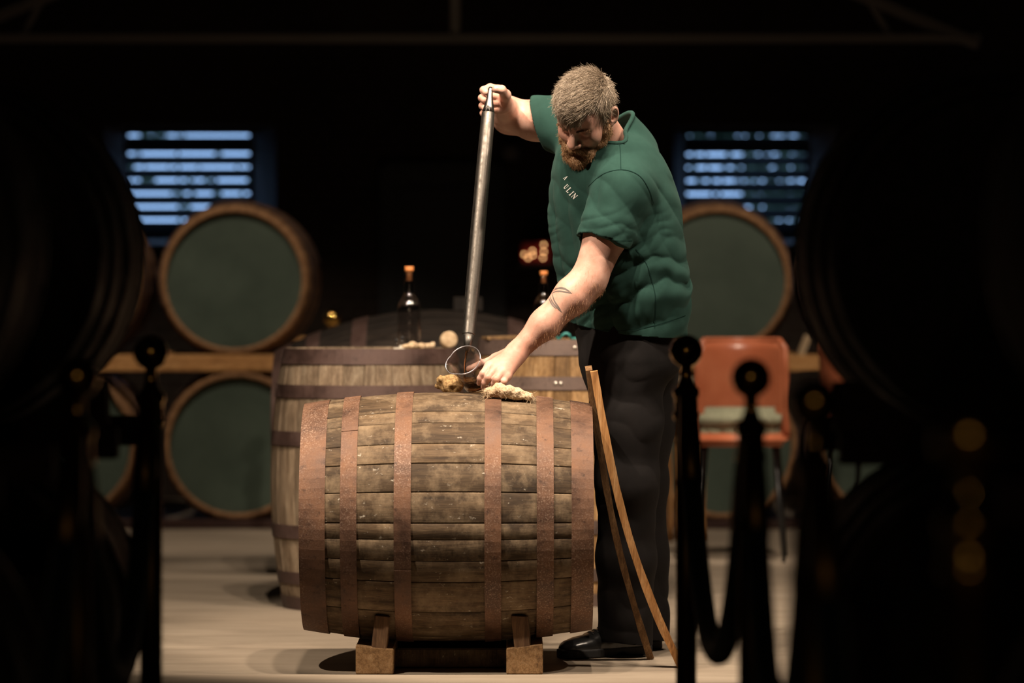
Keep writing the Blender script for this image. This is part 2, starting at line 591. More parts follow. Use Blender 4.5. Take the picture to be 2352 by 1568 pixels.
YW = Y1 + WD
gl = [(wz(311, YW), .008)] + [(wz(353 + 30.4 * k, YW), .010) for k in range(6)]
window(1, openings[0], (wx(291, YW), wx(577, YW), wz(548, YW), wz(296, YW)), gl, 'louvred window with blue daylight between dark slats')
gl = [(wz(312, YW), .005)] + [(wz(354.5 + 30.3 * k, YW), .010) for k in range(6)]
window(2, openings[1], (wx(1574, YW), wx(1852, YW), wz(548, YW), wz(296, YW)), gl, 'louvred window with greenery behind its dark slats')

# door in the back wall
d = bpy.data.objects.new('door_1', None)
o3 = openings[2]
d.location = ((o3[0] + o3[1]) / 2, Y1, 0)
COL.objects.link(d)
struct(d)
hw = (o3[1] - o3[0]) / 2
box('door_leaf', (-hw + .03, -.035, 0.0), (hw - .03, 0.0, o3[3] - .03), M_DOOR, d, .004)
for a, b in (((-hw, -.05, 0), (-hw + .03, 0, o3[3])), ((hw - .03, -.05, 0), (hw, 0, o3[3])), ((-hw, -.05, o3[3] - .03), (hw, 0, o3[3]))):
    box('door_frame', a, b, M_DOOR, d, .003)
hb = box('door_panel', (-hw + .1, -.045, 1.0), (hw - .1, -.03, o3[3] - .13), M_DOOR, d, .006)
hb = box('door_panel', (-hw + .1, -.045, .12), (hw - .1, -.03, .88), M_DOOR, d, .006)

# roof truss in front of the back wall
yT = 19.4
tr = thing('roof_truss', 'grey steel roof truss with long tie beam across the dark hall', 'truss', (0, yT, 0))
zt = wz(88, yT)
xa, xb, xm = wx(-160, yT), wx(2250, yT), wx(1046, yT)
box('tie_beam', (xa, -.035, zt - .022), (xb, .035, zt + .022), M_STEEL_BEAM, tr, .004)


def beam(name, a, b, r, mat, parent):
    return tube(name, [a, b], [r, r], mat, parent, 4)


beam('king_post', (xm, 0, zt), (xm, 0, zt + 1.05), .035, M_STEEL_BEAM, tr)
beam('rafter', (xa, 0, zt - .02), (xm, 0, zt + 1.08), .045, M_STEEL_BEAM, tr)
beam('rafter', (xb, 0, zt - .02), (xm, 0, zt + 1.08), .045, M_STEEL_BEAM, tr)
beam('strut', (wx(48, yT), 0, zt), (wx(130, yT), 0, zt + .32), .02, M_STEEL_BEAM, tr)
beam('strut', (wx(2050, yT), 0, zt), (wx(1960, yT), 0, zt + .32), .02, M_STEEL_BEAM, tr)


# greenery outside the windows
def foliage(x0, x1, z0, z1, y, n, seed, label, bare):
    r = np.random.RandomState(seed)
    vs_, fs = [], []
    for k in range(n):
        c = np.array([r.uniform(x0, x1), y + r.uniform(-.35, .35), r.uniform(z0, z1)])
        if bare(c) and r.rand() < .86:
            continue
        u = r.normal(size=3)
        u /= np.linalg.norm(u)
        w = np.cross(u, r.normal(size=3))
        w /= np.linalg.norm(w)
        s = r.uniform(.03, .065)
        b = len(vs_)
        vs_ += [c - u * s, c + w * s * .45, c + u * s, c - w * s * .45 + u * .01]
        fs += [(b, b + 1, b + 2), (b, b + 2, b + 3)]
    # stems running through the crown
    for k in range(7):
        x = r.uniform(x0, x1)
        tube_geo([(x, y, 0.0), (x + r.uniform(-.1, .1), y, z0), (x + r.uniform(-.3, .3), y + .1, z1)], [.02, .014, .005], 5, vs_, fs)
    o = mesh('shrub_foliage', vs_, fs, M_LEAF)
    o['kind'] = 'stuff'
    tag(o, label, 'foliage')


foliage(wx(200, 23), wx(640, 23), wz(560, 23), wz(270, 23), 23.2, 800, 3, 'sparse leaves outside the louvred window', lambda c: c[2] < wz(330, 23) + .25 * (c[0] - wx(290, 23)))
foliage(wx(1500, 23), wx(1930, 23), wz(570, 23), wz(270, 23), 23.2, 1500, 5, 'dense green leaves outside the other louvred window', lambda c: c[2] < wz(330, 23) and c[0] < wx(1700, 23))


# ------------------------------------------------------------------ casks
def cask_radius(t, L, Rb, Rh, p=2.0):
    return Rb - (Rb - Rh) * (abs(2 * t / L)) ** p


def cask_meshes(key, L, Rb, Rh, nst, hoops, m_stave, seed, nl=14, jitter=.0014, single=False):
    """returns dict of part meshes in cask space (axis = z, centre at origin)"""
    r = random.Random(seed)
    parts = []
    th = .026
    ts = [-L / 2 + L * i / nl for i in range(nl + 1)]
    if single:
        # one body with a shallow groove at each stave joint
        n = nst * 4
        vs_, fs = [], []
        for t in ts:
            R = cask_radius(t, L, Rb, Rh)
            for k in range(n):
                a = 2 * math.pi * k / n
                rr = R - (.003 if k % 4 == 0 else 0)
                vs_.append((rr * math.cos(a), rr * math.sin(a), t))
        for i in range(nl):
            for k in range(n):
                k2 = (k + 1) % n
                fs.append((i * n + k, i * n + k2, (i + 1) * n + k2, (i + 1) * n + k))
        for zsgn, ring in ((-1, 0), (1, nl)):
            b = len(vs_)
            Ri = Rh - th
            for k in range(n):
                a = 2 * math.pi * k / n
                vs_.append((Ri * math.cos(a), Ri * math.sin(a), zsgn * L / 2))
            b2 = len(vs_)
            for k in range(n):
                a = 2 * math.pi * k / n
                vs_.append(((Ri + .004) * math.cos(a), (Ri + .004) * math.sin(a), zsgn * (L / 2 - .05)))
            for k in range(n):
                k2 = (k + 1) % n
                q = (ring * n + k, ring * n + k2, b + k2, b + k)
                q2 = (b + k, b + k2, b2 + k2, b2 + k)
                fs += [q, q2] if zsgn > 0 else [q[::-1], q2[::-1]]
        parts.append(('staves', vs_, fs, True))
    else:
        ws = [r.uniform(.55, 1.45) for _ in range(nst)]
        tot = sum(ws)
        a0 = 0
        for w in ws:
            a1 = a0 + 2 * math.pi * w / tot
            dr = r.uniform(-jitter, jitter)
            vs_, fs = [], []
            cols = [0, .04, .5, .96, 1]
            for t in ts:
                R = cask_radius(t, L, Rb, Rh) + dr
                g = .0006 / R
                for q, c in enumerate(cols):
                    a = a0 + g + (a1 - a0 - 2 * g) * c
                    rr = R - (.0012 if q in (0, 4) else 0)
                    vs_.append((rr * math.cos(a), rr * math.sin(a), t))
                for a in (a1 - g, a0 + g):
                    vs_.append(((R - th) * math.cos(a), (R - th) * math.sin(a), t))
            m = 7
            for i in range(nl):
                for k in range(m):
                    k2 = (k + 1) % m
                    fs.append((i * m + k, i * m + k2, (i + 1) * m + k2, (i + 1) * m + k))
            fs.append(tuple(range(m))[::-1])
            fs.append(tuple(nl * m + k for k in range(m)))
            parts.append(('stave', vs_, fs, False))
            a0 = a1
    hp = []
    for (t0, t1) in hoops:
        n = 72
        vs_, fs = [], []
        prof = []
        for t in (t0, (t0 + t1) / 2, t1):
            prof.append((cask_radius(t, L, Rb, Rh) + .0045, t))
        for t in (t1, t0):
            prof.append((cask_radius(t, L, Rb, Rh) - .002, t))
        v, f = lathe(prof, n, True)
        # the lap where the two ends of the strap are riveted
        a_l = r.uniform(0, 6.28)
        vl, fl = [], []
        for q in range(5):
            a = a_l + q * .05
            for (rr, t) in prof:
                off = .0022 if q < 4 else .0016
                vl.append(((rr + off) * math.cos(a), (rr + off) * math.sin(a), t))
        for q in range(4):
            for k in range(5):
                k2 = (k + 1) % 5
                fl.append((q * 5 + k, q * 5 + k2, (q + 1) * 5 + k2, (q + 1) * 5 + k))
        fl.append((4, 3, 2, 1, 0))
        fl.append((20, 21, 22, 23, 24))
        b = len(v)
        v = v + vl
        f = f + [tuple(b + i for i in q) for q in fl]
        hp.append((v, f, a_l, (t0 + t1) / 2))
    return parts, hp


def disc_boards(R, z, th, nb, seed):
    """head of a cask: nb straight boards cut to a circle"""
    r = random.Random(seed)
    ws = [r.uniform(.8, 1.2) for _ in range(nb)]
    s = sum(ws)
    x = -R
    out = []
    for w in ws:
        x1 = x + 2 * R * w / s
        xa_, xb_ = x + .0008, x1 - .0008
        top, bot = [], []
        for q in range(7):
            xx = xa_ + (xb_ - xa_) * q / 6
            h = math.sqrt(max(R * R - xx * xx, 1e-6))
            top.append((xx, h))
            bot.append((xx, -h))
        loop = bot + top[::-1]
        n = len(loop)
        vs_ = [(p[0], p[1], z - th / 2) for p in loop] + [(p[0], p[1], z + th / 2) for p in loop]
        fs = [tuple(range(n))[::-1], tuple(range(n, 2 * n))] + [(k, (k + 1) % n, n + (k + 1) % n, n + k) for k in range(n)]
        out.append((vs_, fs))
        x = x1
    return out


def make_cask(label, loc, rot, L, Rb, Rh, hoops, m_stave, m_hoop, m_head, seed, nst=28, single=False, head='boards', rivets=None, group=None, name='oak_cask', hoop_mats=None):
    root = thing(name, label, 'cask', loc, rot if len(rot) == 3 else (0, 0, 0), group)
    if len(rot) == 2:     # lying along x, spun about its own axis
        root.rotation_euler = (Quaternion((1, 0, 0), rot[0]) @ Quaternion((0, 1, 0), math.pi / 2)).to_euler()
    parts, hp = cask_meshes(label, L, Rb, Rh, nst, hoops, m_stave, seed, single=single, nl=10 if single else 14)
    for nm, v, f, sm in parts:
        o = mesh(nm, v, f, m_stave, root, True)
        if not single:
            md = None
        o.data.polygons.foreach_set('use_smooth', [True] * len(o.data.polygons))
    for k, (v, f, a, t) in enumerate(hp):
        h = mesh('hoop', v, f, hoop_mats[k] if hoop_mats else m_hoop, root, False)
        for p in h.data.polygons:
            p.use_smooth = False
        aa = rivets[k % len(rivets)] if rivets else a
        if rivets is not False:
            R = cask_radius(t, L, Rb, Rh) + .0065
            for q in (-.028, .028):
                vv, ff = lathe([(0.0075, -.001), (.0072, .0012), (.005, .0035), (.0001, .0042)], 10)
                rv = mesh('rivet', vv, ff, M_RIVET, h, True)
                ang = aa + q
                rv.location = (R * math.cos(ang), R * math.sin(ang), t)
                rv.rotation_euler = Vector((math.cos(ang), math.sin(ang), 0)).to_track_quat('Z', 'Y').to_euler()
    Ri = Rh - .022
    for sgn in (-1, 1):
        zz = sgn * (L / 2 - .035)
        if head == 'boards':
            for v, f in disc_boards(Ri, zz, .022, 6, seed + sgn):
                mesh('head_board', v, f, m_head, root)
        else:
            v, f = lathe([(0.0001, zz - sgn * .011), (Ri, zz - sgn * .011), (Ri, zz + sgn * .011), (0.0001, zz + sgn * .011)], 56)
            mesh('head', v, f, m_head, root)
    return root


# the cask lying on the cradle
S1 = FPX / 11.38
L1 = 668 / S1 * .985
FX = (1031 - 1176) / S1 - .002
FZ = .443


def ft(px):
    """distance along the front cask's axis of a photo column seen on its near side"""
    return (px - 1176) / FPX * 11.05 - (FX)


front_hoops = [(-L1 / 2 - .0005, ft(746)), (ft(781), ft(819)), (ft(905), ft(944)), (ft(1113), ft(1151)), (ft(1233), ft(1272)), (ft(1313), L1 / 2 + .0005)]
make_cask('weathered oak cask with rusty orange hoops lying on wooden blocks', (FX, 11.38, FZ), (math.radians(38), 0), L1, .368, .330, front_hoops, M_STAVE, M_RUST, M_STAVE, 5, nst=27, rivets=[1.2])

# two casks standing on end behind it
HB = .912
up_h = [(-.456, -.411), (-.366, -.323), (-.205, -.158), (.118, .168), (.285, .33), (.402, .456)]


def upright(px, y, H, label, ms, mh, mhead, seed, rots, Rb=.344, Rh=.295):
    x = (px - 1176) / FPX * y
    k = H / .912
    return make_cask(label, (x, y, H / 2), (0, 0, 0), H, Rb, Rh, [(a * k, b * k) for a, b in up_h], ms, mh, mhead, seed, nst=30, rivets=rots)


upright(849, 13.62, .915, 'upright pale oak cask with dark hoops carrying a corked bottle', M_STAVE_PALE, M_HOOP_DARK, M_STAVE_PALE, 21, [0.3], .350, .303)
upright(1290, 13.85, .945, 'upright golden oak cask with bright rivets beside the man', M_STAVE_GOLD, M_HOOP_GREY, M_STAVE_GOLD, 33, [-1.66, -1.62, -1.4])

# large dark cask lying behind the upright ones
LB = 1.25
butt_h = [(-.625, -.56), (-.50, -.445), (-.32, -.26), (.285, .345), (.445, .50), (.56, .625)]
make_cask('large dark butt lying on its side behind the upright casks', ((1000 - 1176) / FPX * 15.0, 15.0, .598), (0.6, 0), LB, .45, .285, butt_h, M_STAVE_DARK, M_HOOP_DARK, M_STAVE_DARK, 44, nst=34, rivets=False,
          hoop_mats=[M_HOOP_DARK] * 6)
for sx in (-.385, .405):
    b = box('timber_bearer', (-.05, -.3, 0), (.05, .3, .2025 if sx < 0 else .2085), M_RAIL_DARK, None, .006)
    b.location = ((1000 - 1176) / FPX * 15.0 + sx, 15.0, 0)
    tag(b, 'dark timber bearer under the butt, behind the %s upright cask' % ('pale' if sx < 0 else 'golden'), 'beam', 'bearers under the butt')
b = box('wooden_block', (-.057, -.05, 0), (.057, .05, .055), M_STAVE_DARK, None, .005)
b.location = P(1075, 714, 15.0)
tag(b, 'small dark wooden block on top of the large butt', 'block')

# rack of green-headed casks at the back
RK = dict(L=.90, Rb=.387, Rh=.347)
rk_h = [(-.45, -.40), (-.335, -.29), (-.19, -.14), (.14, .19), (.29, .335), (.40, .45)]
rack_spots = [
    (537, 1.176, 'green-headed cask on the rail below the blue-lit louvred window'),
    (148, 1.176, 'green-headed rail cask half hidden behind the shaded cask, near the blue-lit window'),
    (545, .394, 'green-headed floor cask below the rail, beside the pale upright cask'),
    (143, .394, 'green-headed floor cask seen behind the roped brass posts'),
    (1648, 1.176, 'green-headed cask on the rail behind the man'),
    (2034, 1.176, 'green-headed rail cask above the turned orange chair'),
    (1662, .394, 'green-headed floor cask behind the orange chair'),
    (2048, .394, 'green-headed floor cask behind the turned orange chair')]
proto = None
for px, z, lab in rack_spots:
    loc = ((px - 1176) / FPX * 18.2, 18.66, z + .002)
    if proto is None:
        proto = make_cask(lab, loc, (math.pi / 2, 0, 0), RK['L'], RK['Rb'], RK['Rh'], rk_h[1:5], M_STAVE_RACK, M_HOOP_DARK, M_GREEN, 60, nst=30, single=True, head='disc', rivets=False, group='green-headed casks in the back rack')
    else:
        c = copy_tree(proto)
        c.location = loc
        c.rotation_euler = (math.pi / 2, random.uniform(0, 6), 0)
        c['label'] = lab
for (x0, x1, lab) in ((-3.3, -1.02, 'orange-lit timber rail carrying the casks under the blue-lit window'), (.70, 3.4, 'orange-lit timber rail carrying the casks behind the orange chairs')):
    for y, nm in ((18.205, 'front'), (19.045, 'rear')):
        o = box('rack_rail', (x0, y, .748), (x1, y + .07, .826), M_RAIL, None, .006)
        tag(o, lab if nm == 'front' else lab.replace('orange-lit timber rail', 'rear timber rail'), 'rail', 'rack rails')
    o = box('rack_rail', (x0, 18.2, 0), (x1, 18.27, .046), M_RAIL_DARK, None, .006)
    tag(o, 'dark runner on the floor under the lower casks, ' + ('window side with the butt' if x0 < 0 else 'orange chair side'), 'rail', 'floor runners')


def wedge(name, loc, rotz, size, mat, label, flip=1):
    a, b, h = size
    vv = [(-a, -b, 0), (a, -b, 0), (a, b, 0), (-a, b, 0), (flip * a, -b, h), (flip * a, b, h), (flip * a * .5, -b, h), (flip * a * .5, b, h)]
    if flip > 0:
        f = [(0, 3, 2, 1), (1, 2, 5, 4), (0, 6, 7, 3), (6, 4, 5, 7), (0, 1, 4, 6), (3, 7, 5, 2)]
    else:
        f = [(0, 3, 2, 1), (0, 4, 5, 3), (1, 2, 7, 6), (4, 6, 7, 5), (0, 1, 6, 4), (3, 5, 7, 2)]
    o = mesh(name, vv, f, mat)
    o.location = loc
    o.rotation_euler = (0, 0, rotz)
    tag(o, label, 'wedge')
    return o


wedge('cask_chock', ((676 - 1176) / FPX * 18.3, 18.245, .825), 0, (.06, .035, .085), M_RAIL, 'orange timber chock on the rail end beside the green-headed cask', 1)
o = box('wood_offcut', (-.016, -.03, 0), (.016, .03, .10), M_LIGHTWOOD, None, .004)
o.location = ((1836 - 1176) / FPX * 18.3, 18.24, .824)
o.rotation_euler = (0, math.radians(22), 0)
tag(o, 'pale wood offcut leaning on the rail between the orange chairs', 'wood')

# aisle rack casks, the darkness of the unlit aisle put into their colours
fore = [(-1.205, 8.42, 1.178, 'shaded upper cask of the aisle rack covering one edge of the blue-lit window'),
        (-1.205, 8.42, .394, 'shaded floor cask of the aisle rack behind the sagging window-side rope'),
        (-1.205, 6.60, 1.178, 'shaded upper cask ending the window-side aisle rack, farthest from the man'),
        (-1.205, 6.60, .394, 'shaded floor cask ending the window-side aisle rack, farthest from the man'),
        (.992, 8.12, 1.178, 'shaded upper cask of the aisle rack in front of the orange chairs'),
        (.992, 8.12, .394, 'shaded floor cask of the aisle rack in front of the orange chairs'),
        (1.06, 5.30, 1.178, 'shaded upper cask beside the post with oval brass glints'),
        (1.06, 5.30, .394, 'shaded floor cask beside the post with oval brass glints')]
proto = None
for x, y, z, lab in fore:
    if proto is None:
        proto = make_cask(lab, (x, y, z), (math.pi / 2, 0, 0), 0.86, .387, .345, [(-.43, -.38), (-.32, -.275), (-.18, -.13), (.13, .18), (.275, .32), (.38, .43)], M_STAVE_FORE, M_HOOP_FORE, M_STAVE_FORE, 71, nst=30, single=True, head='disc', rivets=False, group='shaded casks along the aisle')
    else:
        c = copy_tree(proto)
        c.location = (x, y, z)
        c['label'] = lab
for (x0, x1, y, lab) in ((-3.2, -.825, 8.42, 'by the blue-lit window'), (-3.2, -.83, 6.6, 'by the roped post'), (.66, 3.2, 8.12, 'by the orange chairs'), (.72, 3.2, 5.3, 'by the oval brass glints')):
    for dy, nm in ((-.41, 'outer'), (.34, 'inner')):
        o = box('aisle_rail', (x0, y + dy, .752), (x1, y + dy + .07, .82), M_RAIL_DARK, None, .006)
        tag(o, 'dark red timber rail between the shaded casks, %s, %s beam' % (lab, nm), 'rail', 'aisle rack rails')
wedge('cask_chock', (-.945, 8.05, .82), 0, (.10, .034, .10), M_RAIL_DARK, 'dark wedge holding the shaded cask on the window-side rail', 1)
wedge('cask_chock', (.75, 7.75, .82), 0, (.10, .034, .10), M_RAIL_DARK, 'dark wedge holding the shaded cask in front of the orange chairs', -1)

# ------------------------------------------------------------------ cradle under the front cask
cr = thing('cask_cradle', 'low timber cradle of pale blocks and chocks under the weathered cask', 'cradle', (0, 11.38, 0))


def hexa(name, bottom, top, mat, parent, bev=.003):
    """block from 4 bottom + 4 top corners"""
    bm = bmesh.new()
    vb = [bm.verts.new(p) for p in bottom]
    vt = [bm.verts.new(p) for p in top]
    bm.faces.new(vb[::-1])
    bm.faces.new(vt)
    for k in range(4):
        bm.faces.new((vb[k], vb[(k + 1) % 4], vt[(k + 1) % 4], vt[k]))
    if bev:
        bmesh.ops.bevel(bm, geom=bm.edges[:], offset=bev, segments=1, affect='EDGES')
    return bm_obj(name, bm, mat, parent)


for sx, (xa_, xb_), (hl, hr), lean in ((-1, (817, 904), (.084, .073), .012), (1, (1163, 1247), (.075, .088), -.012)):
    yf = 11.13
    x0, x1 = (xa_ - 1176) / FPX * yf, (xb_ - 1176) / FPX * yf
    for y0, y1 in ((-.25, .27),):
        hexa('runner', [(x0, y0, 0), (x1, y0, 0), (x1, y1, 0), (x0, y1, 0)], [(x0, y0, hl), (x1, y0, hr), (x1, y1, hr), (x0, y1, hl)], M_BLOCK, cr)
    wx0, wx1 = ((852, 888) if sx < 0 else (1182, 1220))
    for yy, sg in ((-.248, 1), (.268, -1)):
        a0, a1 = (wx0 - 1176) / FPX * yf, (wx1 - 1176) / FPX * yf
        zb = min(hl, hr) - .004
        top = .172
        d0, d1 = yy, yy + sg * .17
        bot = [(a0, d0, zb), (a1, d0, zb), (a1 + .002, d1, zb), (a0 + .002, d1, zb)]
        tp = [(a0 + lean, d0, top), (a1 + lean, d0, top - .004), (a1 + lean * .6, d0 + sg * .018, top - .003), (a0 + lean * .6, d0 + sg * .018, top - .003)]
        hexa('chock', bot, tp, M_WEDGE, cr)
x0, x1 = (900 - 1176) / FPX * 11.3, (1168 - 1176) / FPX * 11.3
box('crossbar', (x0, -.07, .004), (x1, -.02, .056), M_STAVE, cr, .003)
box('crossbar', (x0, .17, .004), (x1, .22, .062), M_STAVE_DARK, cr, .003)  # rear bar added to hide the lit floor and keep the gap dark

# ------------------------------------------------------------------ stanchions and ropes


def make_stanchion(label, x, y, h, group='brass rope stanchions'):
    root = thing('rope_stanchion', label, 'stanchion', (x, y, 0), (0, 0, 0), group)
    v, f = lathe([(.15, 0), (.15, .012), (.13, .03), (.06, .045), (.03, .06), (.026, .075)], 36)
    mesh('base', v, f, M_BRASS_DULL, root, True)
    v, f = lathe([(.0245, .06), (.0245, h - .16)], 24)
    mesh('post', v, f, M_BRASS_DULL, root, True)
    v, f = lathe([(.0245, h - .165), (.031, h - .16), (.031, h - .145), (.027, h - .14), (.027, h - .11), (.031, h - .105), (.031, h - .09), (.02, h - .08), (.0135, h - .06), (.0135, h - .035), (.02, h - .03)], 24)
    mesh('collar', v, f, M_BRASS, root, True)
    prof = [(max(.039 * math.sin(math.pi * k / 14), .0001), h - .039 * math.cos(math.pi * k / 14)) for k in range(15)]
    v, f = lathe(prof, 28)
    mesh('finial_ball', v, f, M_BRASS, root, True)
    for s in (-1, 1):
        pts = [(0, s * .025, h - .125), (0, s * .05, h - .12), (0, s * .062, h - .105), (0, s * .055, h - .09)]
        tube('hook', pts, .0045, M_BRASS, root, 6)
    return root


def ppos(px, s):
    return (px - 1176) / s, FPX / s


st_pos = {}
for key, px, py, s, lab in (('r1', 1576, 806, 975, 'brass-topped rope stanchion standing just beside the leaning staves'),
                            ('r2', 1725, 868, 1186, 'brass-topped rope stanchion in front of the orange chair back'),
                            ('r3', 1871, 925, 1513, 'brass-topped rope stanchion below the turned orange chair with twin gold glints'),
                            ('r4', 2226, 1008, 2000, 'rope stanchion with large oval brass glints near the shaded floor casks'),
                            ('l1', 347, 809, 1056, 'brass-topped rope stanchion in front of the orange-lit rail'),
                            ('l2', 178, 866, 1280, 'brass-topped rope stanchion between the shaded window-side casks'),
                            ('b1', 763, 731, 500, 'small gold-glinting stanchion behind the pale upright cask')):
    x, y = ppos(px, s)
    h = CAM_Z - (py - HORIZON) / s
    st_pos[key] = (x, y, h)
    make_stanchion(lab, x, y, h)


def rope(a, b, sag, label):
    (x0, y0, h0), (x1, y1, h1) = st_pos[a] if isinstance(a, str) else a, st_pos[b] if isinstance(b, str) else b
    p0 = np.array([x0, y0, h0 - .10])
    p1 = np.array([x1, y1, h1 - .10])
    d = (p1 - p0) / np.linalg.norm(p1 - p0)
    p0 = p0 + d * .055
    p1 = p1 - d * .055
    pts = []
    for t in np.linspace(0, 1, 25):
        q = p0 + (p1 - p0) * t
        q[2] -= sag * (1 - (2 * t - 1) ** 2) ** .8
        pts.append(q)
    root = thing('barrier_rope', label, 'rope', tuple((p0 + p1) / 2), (0, 0, 0), 'dark velvet barrier ropes')
    off = Vector((p0 + p1) / 2)
    loc = [Vector(p) - off for p in pts]
    tube('rope', loc, [.012, .022] + [.024] * 21 + [.022, .012], M_ROPE, root, 12)
    for e in (loc[:3], loc[::-1][:3]):
        tube('end_cap', e, [.02, .026, .026], M_BRASS_DULL, root, 12)


rope('r1', 'r2', .52, 'dark velvet rope sagging between the post by the leaning staves and the chair post')
rope('r2', 'r3', .50, 'dark velvet rope sagging below the orange chairs')
rope('r3', 'r4', .50, 'dark velvet rope sagging before the shaded floor cask')
rope('l1', 'l2', .52, 'dark velvet rope sagging before the shaded window-side cask')
rope('l2', (-.78, 5.2, .93), .5, 'dark velvet rope running from the window-side post out of view')

# ------------------------------------------------------------------ leaning staves


def loose_stave(label, pts, w, th, mat, rmat, seed):
    """a bent stave: rectangular section swept along pts; wide side faces away down the hall"""
    path = smooth_path(pts, 22)
    r = random.Random(seed)
    vs_, fs = [], []
    for i, p in enumerate(path):
        t = frame_of([Vector(q) for q in path], i)
        side = Vector((0, 1, 0))
        side = (side - t * side.dot(t)).normalized()
        nr = t.cross(side)
        k = i / 21
        ww = w * (0.86 + .14 * math.sin(math.pi * k))
        j = r.uniform(-.0012, .0012)
        p = Vector(p)
        for a, b in ((-1, -1), (1, -1), (1, 1), (-1, 1)):
            vs_.append(p + side * (a * ww) + nr * (b * (th + j)))
    n = len(path)
    for i in range(n - 1):
        for k in range(4):
            k2 = (k + 1) % 4
            fs.append((i * 4 + k, i * 4 + k2, (i + 1) * 4 + k2, (i + 1) * 4 + k))
    fs.append((3, 2, 1, 0))
    fs.append(tuple((n - 1) * 4 + k for k in range(4)))
    bm = bmesh.new()
    bv = [bm.verts.new(v) for v in vs_]
    for f in fs:
        bm.faces.new([bv[i] for i in f])
    bmesh.ops.bevel(bm, geom=[e for e in bm.edges if e.is_manifold and e.calc_face_angle(0) > .6], offset=.0025, segments=1, affect='EDGES')
    o = bm_obj('bent_stave', bm, mat)
    tag(o, label, 'stave')
    return o


ys_ = [11.26, 11.265, 11.275, 11.295, 11.32, 11.345]
loose_stave('orange fresh-cut bent stave leaning against the cask end', [P(px, py, y) for (px, py), y in zip([(1364, 852), (1381, 950), (1408, 1090), (1450, 1250), (1508, 1410), (1563, 1527)], ys_)], .028, .0115, M_LOOSE_STAVE, None, 4)
ys_ = [11.3075, 11.345, 11.40, 11.455, 11.52, 11.60]
loose_stave('older brown bent stave leaning behind the orange one', [P(px, py, y) for (px, py), y in zip([(1352, 845), (1366, 950), (1390, 1105), (1419, 1250), (1455, 1385), (1492, 1505)], ys_)], .028, .010, M_LOOSE_OLD, None, 9)
for k, (dx, dy) in enumerate(((0, 0),)):
    pass

# ------------------------------------------------------------------ implicit surfaces (for the figure and cloth)


def smin(a, b, k):
    h = np.maximum(k - np.abs(a - b), 0) / k
    return np.minimum(a, b) - h * h * k * .25


def smax(a, b, k):
    return -smin(-a, -b, k)


def rcone(p, a, b, r1, r2):
    a = np.asarray(a, float)
    b = np.asarray(b, float)
    d = b - a
    t = np.clip(((p - a) @ d) / (d @ d), 0, 1)
    q = p - a - t[:, None] * d
    return np.sqrt((q * q).sum(1)) - (r1 + (r2 - r1) * t)


def ell(p, c, r):
    q = p - np.asarray(c, float)
    r = np.asarray(r, float)
    k0 = np.sqrt(((q / r) ** 2).sum(1)) + 1e-9
    k1 = np.sqrt(((q / (r * r)) ** 2).sum(1)) + 1e-9
    return k0 * (k0 - 1) / k1


def chain(p, pts, rs, k=.01):
    d = None
    for i in range(len(pts) - 1):
        e = rcone(p, pts[i], pts[i + 1], rs[i], rs[i + 1])
        d = e if d is None else smin(d, e, k)
    return d


